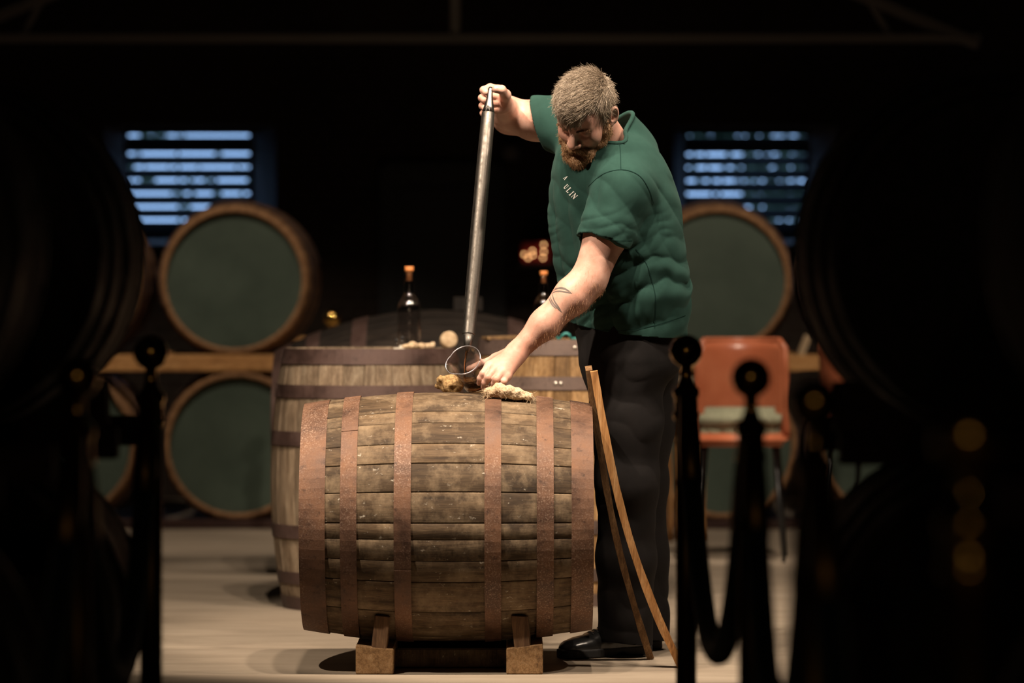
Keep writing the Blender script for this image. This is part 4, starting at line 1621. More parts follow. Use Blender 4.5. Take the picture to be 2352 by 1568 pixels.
def head_sdf(q):
    """q in head space: x his left, y forward, z up; origin between the ear canals"""
    m = q.copy()
    m[:, 0] = np.abs(m[:, 0])
    d = ell(q, (0, -.004, .047), (.0765, .098, .086))
    d = smin(d, ell(q, (0, .040, -.020), (.062, .058, .080)), .03)
    d = smin(d, rcone(m, (.050, .004, -.052), (.012, .080, -.098), .022, .022), .03)
    d = smin(d, ell(m, (.040, .064, -.022), (.026, .024, .026)), .02)          # cheek
    d = smin(d, rcone(m, (.008, .092, .024), (.042, .078, .026), .0115, .010), .014)   # brow ridge
    d = smin(d, ell(q, (0, .075, .052), (.055, .022, .035)), .02)               # forehead
    d = smax(d, -ell(m, (.031, .100, .006), (.019, .016, .0125)), .012)         # sockets
    d = smin(d, ell(m, (.0305, .0775, .005), (.0145, .0135, .012)), .004)       # lids over the eyeballs
    lid = ell(m, (.0305, .0915, -.001), (.012, .004, .0013))
    d = smax(d, -lid, .002)
    nose = rcone(q, (0, .095, .016), (0, .1165, -.022), .0088, .0132)
    nose = smin(nose, ell(m, (.0145, .1045, -.028), (.0090, .011, .0085)), .008)
    d = smin(d, nose, .010)
    d = smax(d, -ell(m, (.007, .113, -.038), (.0035, .005, .004)), .003)
    d = smin(d, ell(q, (0, .095, -.055), (.026, .014, .010)), .010)             # mouth mound
    d = smax(d, -ell(q, (0, .110, -.057), (.021, .010, .0016)), .003)
    d = smin(d, ell(q, (0, .083, -.098), (.022, .020, .018)), .018)             # chin
    # ears
    e = m - np.array([.0785, -.008, .006])
    ca, sa = math.cos(.42), math.sin(.42)
    e2 = np.stack([e[:, 0] * ca + e[:, 1] * sa, -e[:, 0] * sa + e[:, 1] * ca, e[:, 2]], -1)
    # pinna: flattened disc leaning back, rim and bowl
    t_ = .18
    e3 = np.stack([e2[:, 0], e2[:, 1] * math.cos(t_) + e2[:, 2] * math.sin(t_), -e2[:, 1] * math.sin(t_) + e2[:, 2] * math.cos(t_)], -1)
    ear = ell(e3, (.004, -.006, 0), (.0095, .0195, .0325))
    ear = smax(ear, -ell(e3, (.0125, -.003, .006), (.0085, .0118, .0205)), .004)
    ear = smin(ear, ell(e3, (.004, .006, -.027), (.007, .009, .009)), .006)
    ear = smin(ear, ell(e3, (.0045, .010, -.002), (.005, .0045, .007)), .004)
    ear = smax(ear, -ell(e3, (.008, .002, -.006), (.010, .006, .008)), .004)
    d = smin(d, ear, .006)
    return d


# --- joints
Lsh, Lel, Lwr = P(1432, 432, 11.43), P(1353, 642, 11.40), P(1189, 806, 11.375)
Rsh, Rel, Rwr = P(1283, 285, 11.78), P(1170, 268, 11.93), P(1156, 240, 11.745)
NK0, NK1 = P(1400, 345, 11.63), from_head((0, -.028, -.045))


# left hand: holds the jug from the right, thumb round the far side
def jug_out(px, py, y):
    return P(px, py, y)


Lk = [P(1124, 840, 11.350), P(1138, 847, 11.332), P(1152, 856, 11.322), P(1165, 864, 11.322)]
Lf = [[Lk[0], P(1110, 858, 11.327), P(1103, 869, 11.331), P(1101, 879, 11.343)],
      [Lk[1], P(1121, 867, 11.311), P(1114, 879, 11.318), P(1111, 888, 11.333)],
      [Lk[2], P(1139, 871, 11.304), P(1134, 880, 11.312), P(1130, 887, 11.325)],
      [Lk[3], P(1157, 876, 11.309), P(1152, 882, 11.319), P(1148, 887, 11.331)]]
Lt = [P(1176, 812, 11.400), P(1140, 824, 11.435), P(1107, 836, 11.450), P(1078, 847, 11.450)]

Rk = [P(1146, 207, 11.70), P(1150, 222, 11.705), P(1152, 236, 11.71), P(1152, 250, 11.715)]
Rf = []
for i_, (yy_, xl_) in enumerate(((206, 1111), (224, 1107), (242, 1108), (259, 1110))):
    Rf.append([Rk[i_], P(1126, yy_ - 4, 11.690), P(xl_, yy_ + 1, 11.665), P(xl_ + 5, yy_ + 6, 11.640)])
Rt = [P(1160, 238, 11.715), P(1161, 218, 11.672), P(1152, 206, 11.642), P(1138, 205, 11.634)]


def lhand(p):
    d = chain(p, [Lwr, P(1178, 818, 11.368)], [.0290, .0295], .01)
    for i, kn in enumerate(Lk):
        w0 = Lwr + (P(1180, 815, 11.363) - Lwr) * 1.0 + (kn - Lk[1]) * .30
        d = smin(d, rcone(p, w0, kn, .0205, .0140 - .0006 * i), .016)
    rs = [[.0138, .0112, .0098, .0084], [.0138, .0114, .0100, .0086], [.0130, .0106, .0094, .0082], [.0120, .0096, .0086, .0076]]
    fing = None
    for pts, r in zip(Lf, rs):
        e = chain(p, pts, r, .004)
        fing = e if fing is None else smin(fing, e, .0035)
    d = smin(d, fing, .008)
    th = chain(p, Lt, [.0185, .0150, .0122, .0100], .008)
    th = smin(th, rcone(p, Lwr, Lt[1], .024, .013), .015)
    return smin(d, th, .014)


def rhand(p):
    d = chain(p, [Rwr, P(1153, 232, 11.715)], [.0275, .026], .01)
    for i, kn in enumerate(Rk):
        d = smin(d, rcone(p, P(1156, 236, 11.72), kn, .0195, .0145), .014)
    rs = [[.0150, .0135, .0118, .0098], [.0148, .0130, .0115, .0096], [.0142, .0124, .0110, .0092], [.0130, .0112, .0100, .0086]]
    fing = None
    for pts, r in zip(Rf, rs):
        e = chain(p, pts, r, .004)
        fing = e if fing is None else smin(fing, e, .003)
    d = smin(d, fing, .007)
    th = chain(p, Rt, [.0190, .0160, .0128, .0108], .008)
    return smin(d, th, .012)


def arms(p):
    # left arm
    mid1 = Lsh + (Lel - Lsh) * .5
    d = chain(p, [Lsh, mid1, Lel], [.066, .0635, .0500], .02)
    fa = Lel + (Lwr - Lel) * .22
    fb = Lel + (Lwr - Lel) * .62
    d = smin(d, chain(p, [Lel, fa, fb, Lwr], [.0470, .0515, .0415, .0300], .03), .03)
    # right arm
    m = Rsh + (Rel - Rsh) * .5
    d2 = chain(p, [Rsh, m, Rel], [.066, .060, .050], .02)
    d2 = smin(d2, chain(p, [Rel, Rel + (Rwr - Rel) * .4, Rwr], [.048, .047, .030], .02), .03)
    return d, d2


def body_sdf(p):
    d, d2 = arms(p)
    for fn, c, r in ((lhand, P(1130, 850, 11.375), .14), (rhand, P(1140, 235, 11.70), .13)):
        near = ((p - c) ** 2).sum(1) < r * r
        if near.any():
            e = fn(p[near])
            if fn is lhand:
                d[near] = smin(d[near], e, .014)
            else:
                d2[near] = smin(d2[near], e, .014)
    core = smin(rcone(p, Lsh, P(1405, 410, 11.62), .05, .07), rcone(p, Rsh, P(1395, 410, 11.66), .045, .07), .03)
    core = smin(core, rcone(p, P(1400, 410, 11.64), P(1440, 740, 11.66), .08, .09), .05)
    d = smin(d, d2, .01)
    d = smin(d, core, .03)
    nk = rcone(p, NK0, NK1, .070, .060)
    d = smin(d, nk, .03)
    q = to_head(p)
    near = (q ** 2).sum(1) < .24 ** 2
    if near.any():
        h = head_sdf(q[near])
        d[near] = smin(d[near], h, .022)
    return d


allp = np.array([HC, Lsh, Rsh, Lwr, Rwr, P(1440, 760, 11.66)] + [x for f_ in Lf + Rf for x in f_] + Rt + Lt)
lo_, hi_ = allp.min(0) - .15, allp.max(0) + .15
body, BV, BF = soft_mesh('body', body_sdf, lo_, hi_, .0026, M_SKIN, man, 2, MO)
body_bvh = BVHTree.FromPolygons(BV.tolist(), BF.tolist())

# --- t-shirt
ALPHA = math.radians(29)
fdir = np.array([-math.cos(ALPHA), -math.sin(ALPHA)])
ldir = np.array([math.sin(ALPHA), -math.cos(ALPHA)])
tab = [(300, 1318, 1455), (325, 1290, 1490), (360, 1276, 1517), (400, 1270, 1537), (460, 1266, 1556), (520, 1267, 1564), (600, 1277, 1573), (680, 1294, 1584), (740, 1311, 1578), (800, 1322, 1574), (860, 1326, 1568)]
tz, tcx, thw = [], [], []
for py, xl, xr in tab[::-1]:
    yq = 11.62
    tz.append(CAM_Z - (py - HORIZON) / FPX * yq)
    tcx.append(((xl + xr) / 2 - 1176) / FPX * yq)
    thw.append((xr - xl) / 2 / FPX * yq)
tz, tcx, thw = map(np.array, (tz, tcx, thw))
zz_ = np.linspace(tz[0], tz[-1], 160)
ker = np.hanning(15)
ker /= ker.sum()


def sm_(a):
    b = np.interp(zz_, tz, a)
    return np.convolve(np.pad(b, 7, mode='edge'), ker, 'valid')


cx_s, hw_s = sm_(tcx), sm_(thw)


def torso(p, inflate=0.0):
    z = p[:, 2]
    cx = np.interp(z, zz_, cx_s)
    hw = np.interp(z, zz_, hw_s) + inflate
    cy = np.interp(z, [.8, 1.3, 1.6], [11.68, 11.64, 11.60])
    a = hw * .928
    b = a * 1.28
    x = p[:, 0] - cx
    y = p[:, 1] - cy
    u = x * fdir[0] + y * fdir[1]
    w = x * ldir[0] + y * ldir[1]
    q = (np.abs(u / a) ** 2.2 + np.abs(w / b) ** 2.2) ** (1 / 2.2)
    d = (q - 1) * a
    d = smax(d, z - (zz_[-1] - .01), .05)
    return d, u, w


Lhem = Lsh + (Lel - Lsh) * .60
Rhem = Rsh + (Rel - Rsh) * .38


ladir = (Lel - Lsh) / np.linalg.norm(Lel - Lsh)
HEM_L = ladir + np.array([.06, -.12, .02])
HEM_L /= np.linalg.norm(HEM_L)
HEM_R = np.array([-1.0, .25, -.32])
HEM_R /= np.linalg.norm(HEM_R)
RHP = P(1236, 272, 11.84)


def ridge(s):
    return 1 - 2 * np.abs(np.sin(s)) ** .9


def shirt_sdf(p):
    d, u, w = torso(p)
    d = smin(d, rcone(p, NK0 + np.array([.02, 0, -.02]), Lsh + np.array([0, 0, .004]), .078, .083), .05)
    d = smin(d, rcone(p, NK0 + np.array([.0, .03, -.01]), Rsh, .075, .080), .05)
    d = smin(d, ell(p, P(1447, 352, 11.68), (.078, .09, .085)), .06)
    d = smin(d, rcone(p, P(1438, 350, 11.67), P(1397, 262, 11.60), .078, .066), .04)
    sl = chain(p, [Lsh, Lsh + (Lel - Lsh) * .45, Lsh + (Lel - Lsh) * .95], [.083, .079, .079], .02)
    sl = smax(sl, (p - Lhem) @ HEM_L, .003)
    sr = chain(p, [Rsh, Rhem, Rel + (Rel - Rsh) * .1], [.082, .077, .075], .02)
    sr = smax(sr, (p - RHP) @ HEM_R, .003)
    # sleeve ripples
    s1 = (p - Lsh) @ ((Lel - Lsh) / np.linalg.norm(Lel - Lsh))
    sl = sl + .0017 * np.clip((s1 - .02) / .1, 0, 1) * np.clip((.175 - s1) / .04, 0, 1) * ridge(s1 * 58 + 3 * vnoise(p, 14, 5) + p[:, 0] * 26)
    d = smin(d, sr, .035)
    d = smin(d, sl, .030)
    z = p[:, 2]
    # folds gathering round the waist, rising to the back
    m = np.exp(-((z - 1.13) / .13) ** 2)
    s = (z - .42 * p[:, 0]) * 44 + 3.2 * vnoise(p, 7, 2) + .8 * vnoise(p, 18, 12)
    d = d + .0058 * m * ridge(s) * np.clip(.55 + .75 * vnoise(p, 8, 6), .05, 1.2)
    m4 = np.exp(-((z - 1.10) / .10) ** 2) + .5 * np.exp(-((z - 1.30) / .06) ** 2)
    d = d + .0019 * m4 * ridge((z - .5 * p[:, 0]) * 85 + 3.5 * vnoise(p, 10, 81)) * np.clip(.4 + .9 * vnoise(p, 9, 82), 0, 1.2)
    # cloth hanging straight down in front
    m2 = np.exp(-((u - .15) / .07) ** 2) * np.clip((1.50 - z) / .15, 0, 1)
    d = d + .0055 * m2 * ridge(w * 34 + 1.2 * vnoise(p, 6, 7) + z * 2)
    # drag lines from the shoulder
    m3 = np.exp(-(((z - 1.38) / .13) ** 2)) * .6
    d = d + .0032 * m3 * ridge((p[:, 0] * .9 + z * .75) * 48 + 2 * vnoise(p, 9, 21))
    d = d + .0020 * vnoise(p, 26, 31)
    return d * .8


lo_ = np.array([P(1195, 0, 11.6)[0], 11.20, wz(830, 11.6)])
hi_ = np.array([P(1640, 0, 11.6)[0], 12.10, wz(215, 11.6)])
SV, SF = surface(shirt_sdf, lo_, hi_, .0042, 2)
bm = bmesh.new()
bv = [bm.verts.new(v) for v in SV]
for q in SF:
    try:
        bm.faces.new([bv[i] for i in q])
    except ValueError:
        pass
bm.verts.ensure_lookup_table()


def cut(co, no, inside=None):
    """slice off everything beyond the plane (only among faces accepted by inside)"""
    if inside is None:
        g = bm.verts[:] + bm.edges[:] + bm.faces[:]
    else:
        fsel = [f_ for f_ in bm.faces if inside(np.array(f_.calc_center_median()))]
        es = {e for f_ in fsel for e in f_.edges}
        vs2 = {v for f_ in fsel for v in f_.verts}
        g = list(vs2) + list(es) + fsel
    bmesh.ops.bisect_plane(bm, geom=g, plane_co=Vector(co), plane_no=Vector(no), clear_outer=True)


hem_p = P(1446, 757, 11.62)
hem_n = np.array([-.10, .10, -1.0])
cut(hem_p, hem_n)
bm.normal_update()
dele = []
for f_ in bm.faces:
    c = np.array(f_.calc_center_median())
    n_ = np.array(f_.normal)
    for co, no, tol, nmin in ((Lhem, HEM_L, .0028, .6), (RHP, HEM_R, .0045, .4)):
        if abs((c - co) @ no) < tol and n_ @ no > nmin and np.linalg.norm(c - co) < .13:
            dele.append(f_)
bmesh.ops.delete(bm, geom=dele, context='FACES')
nk_dir = (NK1 - NK0) / np.linalg.norm(NK1 - NK0)
neck_c = P(1424, 296, 11.60)
neck_n = np.array([-.70, -.26, .67])
neck_n /= np.linalg.norm(neck_n)
cut(neck_c, neck_n, lambda c: np.linalg.norm(c - neck_c) < .16 and c[0] > P(1290, 0, 11.6)[0])
# keep only the biggest island
seen, best = set(), []
for v0 in bm.verts:
    if v0 in seen:
        continue
    st_, isl = [v0], []
    seen.add(v0)
    while st_:
        v = st_.pop()
        isl.append(v)
        for e in v.link_edges:
            o_ = e.other_vert(v)
            if o_ not in seen:
                seen.add(o_)
                st_.append(o_)
    if len(isl) > len(best):
        best = isl
keep = set(best)
bmesh.ops.delete(bm, geom=[v for v in bm.verts if v not in keep], context='VERTS')
shirt_bvh = BVHTree.FromBMesh(bm)
loops = []
bed = {e for e in bm.edges if e.is_boundary}
while bed:
    e = bed.pop()
    loop = [e.verts[0], e.verts[1]]
    grow = True
    while grow:
        grow = False
        for e2 in loop[-1].link_edges:
            if e2 in bed:
                bed.discard(e2)
                loop.append(e2.other_vert(loop[-1]))
                grow = True
                break
    loops.append([np.array(v.co) for v in loop])
for v in bm.verts:
    v.co = v.co - Vector(MO)
shirt = bm_obj('t_shirt', bm, M_SHIRT, man, True)
md = shirt.modifiers.new('thickness', 'SOLIDIFY')
md.thickness = .004
md.offset = -1


def ribbon_on(name, bvh, pts, w, off, mat, parent, lift=0.0, taper=False):
    """flat strip laid on a surface; pts are world points, snapped to the nearest surface point"""
    P3, N3 = [], []
    for p in pts:
        co, no, idx, dist = bvh.find_nearest(Vector(p))
        P3.append(co)
        N3.append(no)
    vs_, fs = [], []
    for i in range(len(P3)):
        t = (P3[min(i + 1, len(P3) - 1)] - P3[max(i - 1, 0)]).normalized()
        s = t.cross(N3[i]).normalized()
        k = i / (len(P3) - 1)
        ww = w * (math.sin(math.pi * min(max(k, .03), .97)) ** .6 if taper else 1)
        for a in (-1, 0, 1):
            q = P3[i] + s * ww * a
            c2, n2, _, _ = bvh.find_nearest(q)
            vs_.append(c2 + n2 * off - Vector(MO))
    for i in range(len(P3) - 1):
        for a in (0, 1):
            fs.append((i * 3 + a, i * 3 + a + 1, i * 3 + a + 4, i * 3 + a + 3))
    return mesh(name, vs_, fs, mat, parent, True)


def cast(bvh, px, py):
    """surface point seen at a photo pixel"""
    o = Vector((0, 0, CAM_Z))
    d = Vector(P(px, py, 10.0)) - o
    h = bvh.ray_cast(o, d.normalized())
    return h[0]


def seam_px(name, pix, w, mat, bvh=None, off=.0012, parent=None, n=26, taper=False):
    bvh = bvh or shirt_bvh
    path = smooth_path([np.array([a, b, 0.0]) for a, b in pix], n)
    pts = [cast(bvh, q[0], q[1]) for q in path]
    pts = [p for p in pts if p is not None]
    if len(pts) > 3:
        return ribbon_on(name, bvh, pts, w, off, mat, parent or man, taper=taper)


seam_px('shoulder_seam', [(1422, 318), (1425, 350), (1426, 388)], .0010, M_SEAM, parent=shirt)
seam_px('armhole_seam', [(1352, 428), (1378, 404), (1408, 392), (1440, 391), (1470, 405), (1490, 435), (1501, 468)], .0011, M_SEAM, parent=shirt)
seam_px('side_seam', [(1460, 572), (1482, 600), (1496, 640), (1506, 690), (1503, 752)], .0009, M_SEAM, parent=shirt)
seam_px('hem_stitch', [(1322, 742), (1360, 754), (1400, 759), (1450, 757), (1500, 748), (1550, 733), (1574, 724)], .0009, M_SEAM, parent=shirt)
seam_px('sleeve_stitch', [(1331, 532), (1360, 543), (1400, 552), (1452, 553)], .0009, M_SEAM, parent=shirt)
# collar band round the neck opening
for lp in loops:
    c = np.mean(lp, 0)
    if len(lp) > 30 and np.linalg.norm(c - neck_c) < .12:
        pts = lp[::3]
        a = np.array(pts)
        a = np.stack([np.convolve(np.pad(a[:, k], 3, mode='wrap'), np.ones(7) / 7, 'valid') for k in range(3)], -1)
        a = np.vstack([a, a[:1]])
        tube('collar', [Vector(q - MO) for q in a], .0068, M_SHIRT, shirt, 8)


# --- letters on the chest
def letter(ch):
    """stroke rectangles (x0,y0,x1,y1 centre line, half width) in a 0..1 box"""
    s, t = .10, .045
    L = {'L': [(.25, 0, .25, 1, s), (.05, .03, .75, .03, t), (.05, .97, .45, .97, t), (.72, 0, .72, .22, t)],
         'I': [(.5, 0, .5, 1, s), (.28, .03, .72, .03, t), (.28, .97, .72, .97, t)],
         'N': [(.2, 0, .2, 1, t), (.8, 0, .8, 1, t), (.2, .97, .8, .05, s), (.05, .97, .3, .97, t), (.66, .97, .95, .97, t), (.08, .03, .34, .03, t)],
         'U': [(.22, .25, .22, 1, s), (.78, .25, .78, 1, t), (.22, .27, .36, .05, s), (.36, .05, .64, .05, t), (.64, .05, .78, .27, t), (.05, .97, .4, .97, t), (.64, .97, .92, .97, t)],
         'V': [(.16, .97, .5, .02, s), (.86, .97, .5, .02, t), (.0, .97, .34, .97, t), (.68, .97, 1, .97, t)],
         'A': [(.5, .98, .86, .02, s), (.5, .98, .14, .02, t), (.27, .36, .74, .36, t), (0, .03, .3, .03, t), (.7, .03, 1, .03, t)]}
    return L[ch]


def print_letter(ch, px, py, size, ang, squeeze=.8):
    vs_, fs = [], []
    ca, sa = math.cos(ang), math.sin(ang)
    for x0, y0, x1, y1, w in letter(ch):
        dx, dy = x1 - x0, y1 - y0
        ln = math.hypot(dx, dy)
        nx, ny = -dy / ln * w, dx / ln * w
        n = 6
        base = len(vs_)
        ok = True
        tmp = []
        for k in range(n + 1):
            for sgn in (-1, 1):
                X = (x0 + dx * k / n + nx * sgn - .5) * size * squeeze
                Y = -(y0 + dy * k / n + ny * sgn - .5) * size
                q = cast(shirt_bvh, px + X * ca - Y * sa, py + X * sa + Y * ca)
                if q is None:
                    ok = False
                    break
                c, nrm, _, _ = shirt_bvh.find_nearest(q)
                tmp.append(c + nrm * .0013 - Vector(MO))
            if not ok:
                break
        if ok:
            vs_ += tmp
            for k in range(n):
                fs.append((base + 2 * k, base + 2 * k + 1, base + 2 * k + 3, base + 2 * k + 2))
    if vs_:
        mesh('printed_letter', vs_, fs, M_PRINT, shirt)


print_letter('A', 1300, 408, 11, .9, .5)
print_letter('U', 1301, 429, 12, .85, .6)
print_letter('L', 1308, 437, 13, .85, .7)
print_letter('I', 1313.5, 444, 13, .85, .7)
print_letter('N', 1320, 450.5, 13, .85, .8)

# --- tattoo on the forearm
for k, pix in enumerate(([(1262, 672), (1275, 663), (1295, 663), (1312, 672)], [(1263, 676), (1278, 669), (1297, 670), (1314, 674)], [(1270, 668), (1284, 661), (1296, 662), (1308, 668)],
                         [(1262, 676), (1268, 692), (1279, 706), (1291, 717)], [(1268, 673), (1273, 690), (1282, 704), (1288, 712)], [(1260, 682), (1264, 692), (1270, 702), (1278, 709)])):
    seam_px('tattoo', pix, .0023, M_INK, body_bvh, .0004, body, 18, True)


# --- hair, beard, brows
def hairline(q):
    return np.interp(q[:, 1], [-.13, -.045, -.034, -.026, .0, .014, .026, .036, .052, .070, .11], [-.062, -.055, -.02, .038, .042, .012, .002, .034, .050, .046, .030]) + .040 * np.clip((q[:, 1] - .030) / .02, 0, 1) * np.clip((np.abs(q[:, 0] + .004) - .008) / .040, 0, 1) ** 1.2


def hair_sdf(p):
    q = to_head(p)
    d = ell(q, (0, -.004, .049), (.0788, .1005, .0895))
    d = smin(d, ell(q, (0, .034, .088), (.060, .074, .055)), .03)
    d = d + .0015 * vnoise(q * np.array([1, .35, 1]), 190, 41)
    m = (hairline(q) - q[:, 2]) * .8
    return smax(d, m, .010) * .85


def beard_sdf(p):
    q = to_head(p)
    m = q.copy()
    m[:, 0] = np.abs(m[:, 0])
    d = chain(m, [(.0690, .016, -.004), (.0665, .022, -.034), (.056, .042, -.068), (.030, .080, -.096), (0, .090, -.102)], [.0095, .0145, .0190, .0205, .023], .02)
    d = smin(d, ell(q, (0, .090, -.106), (.033, .027, .023)), .015)
    d = smin(d, rcone(m, (0, .108, -.0475), (.030, .092, -.062), .0088, .0085), .008)
    d = smin(d, rcone(m, (.030, .090, -.062), (.030, .082, -.090), .012, .016), .012)
    d = d + .0024 * vnoise(q, 210, 51)
    return d * .85


lo_, hi_ = HC - .17, HC + .17
hair, HV, HF = soft_mesh('hair', hair_sdf, lo_, hi_, .0032, M_HAIR, man, 2, MO)
beard, DV, DF = soft_mesh('beard', beard_sdf, lo_, hi_, .0030, M_BEARD, man, 2, MO)


def normals(f, v, e=.002):
    g = np.stack([f(v + np.eye(3)[k] * e) - f(v - np.eye(3)[k] * e) for k in range(3)], -1)
    return g / (np.linalg.norm(g, axis=1)[:, None] + 1e-9)


def grow(name, f, v, n, flow, lmin, lmax, w, mat, parent, stand=.5, keepf=None, rand=.22):
    idx = rng.choice(len(v), n)
    r = v[idx] + rng.normal(0, .001, (n, 3))
    nr = normals(f, r)
    q = to_head(r)
    fl = flow(q) @ HM
    fl = fl + rng.normal(0, rand, (n, 3))
    fl = fl - (fl * nr).sum(1)[:, None] * nr
    fl /= np.linalg.norm(fl, axis=1)[:, None] + 1e-9
    d = fl * (1 - stand) + nr * stand * rng.uniform(.4, 1.2, n)[:, None]
    d /= np.linalg.norm(d, axis=1)[:, None]
    ln = rng.uniform(lmin, lmax, n)
    if keepf is not None:
        k = keepf(q)
        r, d, ln, fl = r[k], d[k], ln[k], fl[k]
    return strands(name, r - d * .002, d, ln, w, mat, parent, curl=fl * .25, seg=2, origin=MO)


def hair_flow(q):
    top = np.clip((q[:, 2] - .06) / .05, 0, 1)[:, None]
    side = np.stack([np.sign(q[:, 0]) * .1, np.full(len(q), -.35), np.full(len(q), -.9)], -1)
    return top * np.array([-.55, .85, .15]) + (1 - top) * side


grow('hair_strands', hair_sdf, HV, 6000, hair_flow, .018, .036, .0009, M_HAIR, hair, .24, rand=.16)
grow('hair_strands', hair_sdf, HV, 9000, hair_flow, .010, .022, .0006, M_HAIR, hair, .36, rand=.22)
grow('hair_strands', hair_sdf, HV, 1500, hair_flow, .014, .026, .0004, M_HAIR, hair, .72, lambda q: (q[:, 2] > .09) & (q[:, 1] < .05), rand=.3)
bs_ = grow('beard_strands', beard_sdf, DV, 7000, lambda q: np.stack([q[:, 0] * 3, np.full(len(q), .35), np.full(len(q), -1.0)], -1), .005, .013, .0005, M_BEARD, beard, .35)
for s in (-1, 1):
    nB = 170
    t = rng.uniform(0, 1, nB)
    q = np.stack([s * (.012 + .034 * t), .1035 - .020 * t ** 1.6, .0235 + .006 * np.sin(t * 2.4) + rng.normal(0, .002, nB)], -1)
    w_ = from_head(q)
    out = []
    for p in w_:
        c, n_, _, _ = body_bvh.find_nearest(Vector(p))
        out.append(np.array(c))
    dd = np.tile(np.array([s * .9, .25, .10]), (nB, 1)) + rng.normal(0, .25, (nB, 3))
    dd = dd @ HM
    dd /= np.linalg.norm(dd, axis=1)[:, None]
    strands('eyebrow', np.array(out), dd, rng.uniform(.005, .010, nB), .0005, M_BROW, man, seg=2, origin=MO)
# fine ginger hair on the forearms
idx = rng.choice(len(BV), 30000)
r = BV[idx]
ax_ = (Lwr - Lel) / np.linalg.norm(Lwr - Lel)
tt = (r - Lel) @ ax_ / np.linalg.norm(Lwr - Lel)
sel = (tt > -.05) & (tt < .92) & (np.linalg.norm(np.cross(r - Lel, ax_), axis=1) < .07)
nr = normals(body_sdf, r[sel])
under = nr @ np.array([.55, -.35, -.6])
s2 = rng.rand(sel.sum()) < np.clip(.12 + .7 * under, 0.04, 1)
r, nr = r[sel][s2], nr[s2]
d_ = ax_ * .6 + np.array([.1, -.2, -.5]) + nr * .45 + rng.normal(0, .25, (len(r), 3))
d_ /= np.linalg.norm(d_, axis=1)[:, None]
M_ARMHAIR = hair_mat('ginger_arm_hair', (0.30, 0.13, 0.06), (0.44, 0.22, 0.11), (0.55, 0.33, 0.19))
strands('arm_hair', r, d_, rng.uniform(.006, .013, len(r)), .00022, M_ARMHAIR, body, seg=2, origin=MO)


# --- finger nails
def nail(name, tip, prev, up, w=.0058, ln=.010):
    tip, prev, up = Vector(tip), Vector(prev), Vector(up).normalized()
    t = (tip - prev).normalized()
    up = (up - t * up.dot(t)).normalized()
    s = t.cross(up)
    vs_, fs = [], []
    for i in range(5):
        for j in range(5):
            a = (j - 2) / 2
            k = i / 4
            ww = w * (1 - .25 * (2 * k - 1) ** 4)
            p = tip + t * (-.4 * ln + k * ln) + s * (a * ww) + up * .05
            c, n_, _, _ = body_bvh.ray_cast(p, -up)
            if c is None:
                return
            vs_.append(c + n_ * .0006 - Vector(MO))
    for i in range(4):
        for j in range(4):
            fs.append((i * 5 + j, i * 5 + j + 1, i * 5 + j + 6, i * 5 + j + 5))
    mesh('finger_nail', vs_, fs, M_NAIL, body, True)


nail('thumb', Rt[3], Rt[2], (0.1, -.6, .6), .0065, .011)
for pts in Lf[:3]:
    nail('n', pts[3], pts[2], (-.5, -.8, .1), .0048, .008)

# --- trousers
LH, LKn, LAn = P(1437, 830, 11.60), P(1440, 1110, 11.60), P(1436, 1452, 11.69)
RH, RKn, RAn = P(1470, 830, 11.80), P(1464, 1110, 11.86), P(1478, 1440, 11.92)


def trouser_sdf(p):
    z = p[:, 2]
    d, u, w = torso(p, -.016)
    d = smax(d, .86 - z, .04)
    l1 = chain(p, [LH, LH + (LKn - LH) * .5, LKn, LKn + (LAn - LKn) * .5, LAn + np.array([0, 0, -.03])], [.118, .100, .085, .080, .080], .04)
    l2 = chain(p, [RH, RH + (RKn - RH) * .5, RKn, RKn + (RAn - RKn) * .5, RAn + np.array([0, 0, -.03])], [.118, .102, .084, .078, .078], .04)
    d = smin(d, smin(l1, l2, .012), .07)
    # creases
    m = np.exp(-((z - .55) / .12) ** 2) + .9 * np.exp(-((z - .14) / .10) ** 2) + .5 * np.exp(-((z - .80) / .08) ** 2)
    d = d + .0030 * m * ridge((z + .35 * p[:, 0]) * 30 + 3.0 * vnoise(p, 7, 61)) * np.clip(.5 + .8 * vnoise(p, 9, 64), 0, 1.2)
    d = d + .0022 * vnoise(p, 18, 62)
    return d * .8


lo_ = np.array([P(1290, 0, 11.7)[0], 11.42, -.02])
hi_ = np.array([P(1640, 0, 11.7)[0], 12.1, 1.06])
TV, TF = surface(trouser_sdf, lo_, hi_, .0050, 2)
bm = bmesh.new()
bv = [bm.verts.new(v) for v in TV]
for q in TF:
    try:
        bm.faces.new([bv[i] for i in q])
    except ValueError:
        pass
bmesh.ops.bisect_plane(bm, geom=bm.verts[:] + bm.edges[:] + bm.faces[:], plane_co=(0, 0, 1.03), plane_no=(0, 0, 1), clear_outer=True)
bmesh.ops.bisect_plane(bm, geom=bm.verts[:] + bm.edges[:] + bm.faces[:], plane_co=(P(1440, 0, 11.7)[0], 0, .045), plane_no=(-.12, 0, -1), clear_outer=True)
trouser_bvh = BVHTree.FromBMesh(bm)
for v in bm.verts:
    v.co = v.co - Vector(MO)
tro = bm_obj('trousers', bm, M_TROUSER, man, True)
md = tro.modifiers.new('thickness', 'SOLIDIFY')
md.thickness = .004
md.offset = -1
M_TSEAM = Mat('trouser_seam', 0.9, col=(0.004, 0.003, 0.003)).m
seam_px('side_seam', [(1452, 788), (1450, 850), (1446, 940), (1444, 1040), (1446, 1120)], .0012, M_TSEAM, trouser_bvh, .0012, tro)
seam_px('pocket_seam', [(1372, 784), (1400, 790), (1430, 789), (1452, 786)], .0014, M_TSEAM, trouser_bvh, .0012, tro)
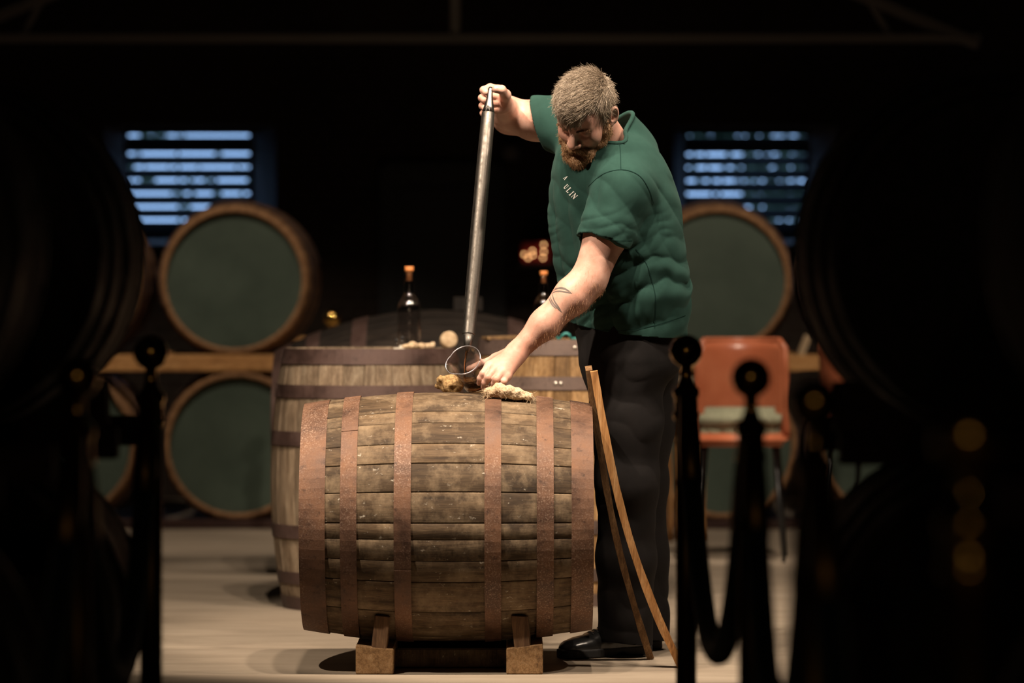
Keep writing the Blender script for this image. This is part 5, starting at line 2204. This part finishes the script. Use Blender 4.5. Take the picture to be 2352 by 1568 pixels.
seam_px('leg_pocket_seam', [(1512, 800), (1514, 850), (1510, 900)], .0012, M_TSEAM, trouser_bvh, .0012, tro)
rp = cast(trouser_bvh, 1452, 785)
if rp is not None:
    v, f = lathe([(.0048, 0), (.0045, .0014), (.003, .0022), (.0001, .0018)], 16)
    rv = mesh('pocket_rivet', v, f, M_RIVET, tro, True)
    rv.location = rp - Vector(MO) + Vector((0, -.001, 0))
    rv.rotation_euler = (math.pi / 2, 0, 0)


# --- shoes
def make_shoe(heel, toe, name='shoe'):
    heel = np.array([heel[0], heel[1], 0.0])
    toe = np.array([toe[0], toe[1], 0.0])
    ax_ = toe - heel
    ln = np.linalg.norm(ax_)
    ax_ = ax_ / ln
    sd = np.array([-ax_[1], ax_[0], 0])

    def loc(p):
        q = p - heel
        return q @ ax_ / ln, q @ sd, p[:, 2]

    def shoe(p):
        s, w, z = loc(p)
        half = np.interp(s, [-.05, 0, .1, .3, .45, .65, .8, .92, 1.0, 1.03], [0, .026, .033, .035, .036, .047, .049, .043, .026, 0])
        top = np.interp(s, [-.05, 0, .12, .3, .42, .55, .7, .85, .95, 1.03], [.06, .10, .115, .115, .108, .088, .070, .062, .052, .035])
        dz = np.clip(z - .026, 0, None) / np.maximum(top - .026, .01)
        prof_ = np.sqrt(np.clip(1 - np.clip(dz, 0, 1) ** 2.4, 0, 1))
        d = smax(np.abs(w) - half * (.35 + .65 * prof_), z - top, .02)
        d = smax(d, np.maximum(-s, s - 1.02) * ln, .02)
        d = smax(d, .020 - z, .004)
        d = d + .0012 * vnoise(p, 60, 71)
        return d * .7

    def sole(p):
        s, w, z = loc(p)
        half = np.interp(s, [-.05, 0, .1, .3, .45, .65, .8, .92, 1.0, 1.04], [0, .030, .037, .037, .037, .050, .053, .047, .030, 0])
        d = smax(np.abs(w) - half, np.maximum(-s - .015, s - 1.03) * ln, .02)
        d = smax(d, np.maximum(z - .028, .0 - z), .004)
        arch = np.exp(-((s - .38) / .07) ** 2) * .012
        return smax(d, arch - z, .004) * .8
    lo = np.minimum(heel, toe) - [.08, .08, .02]
    hi = np.maximum(heel, toe) + [.08, .08, .15]
    o, v, q = soft_mesh(name, shoe, lo, hi, .004, M_SHOE, man, 2, MO)
    soft_mesh('sole', sole, lo, hi, .004, M_SOLE, o, 2, MO)
    # laces
    bv_ = BVHTree.FromPolygons(v.tolist(), q.tolist())
    for k in range(4):
        s = .50 + .055 * k
        pts = []
        for t in np.linspace(-1, 1, 9):
            p = heel + ax_ * ln * (s + .015 * t) + sd * (.022 * t) + np.array([0, 0, .2])
            c, n_, _, _ = bv_.ray_cast(Vector(p), Vector((0, 0, -1)))
            if c is not None:
                pts.append(c + n_ * .0012 - Vector(MO))
        if len(pts) > 4:
            tube('lace', pts, .0022, M_BLACK, o, 6)
    return o


lh_, lt_ = P(1488, 1480, 11.79), P(1290, 1480, 11.62)
make_shoe(lh_[:2], lt_[:2])
rh_, rt_ = P(1516, 1480, 11.97), P(1335, 1480, 11.90)
make_shoe(rh_[:2], rt_[:2])

for o in bpy.data.objects:
    if o.name.split('.')[0] in ('hair_strands', 'beard_strands', 'arm_hair', 'fringe', 'eyebrow'):
        o['kind'] = 'stuff'
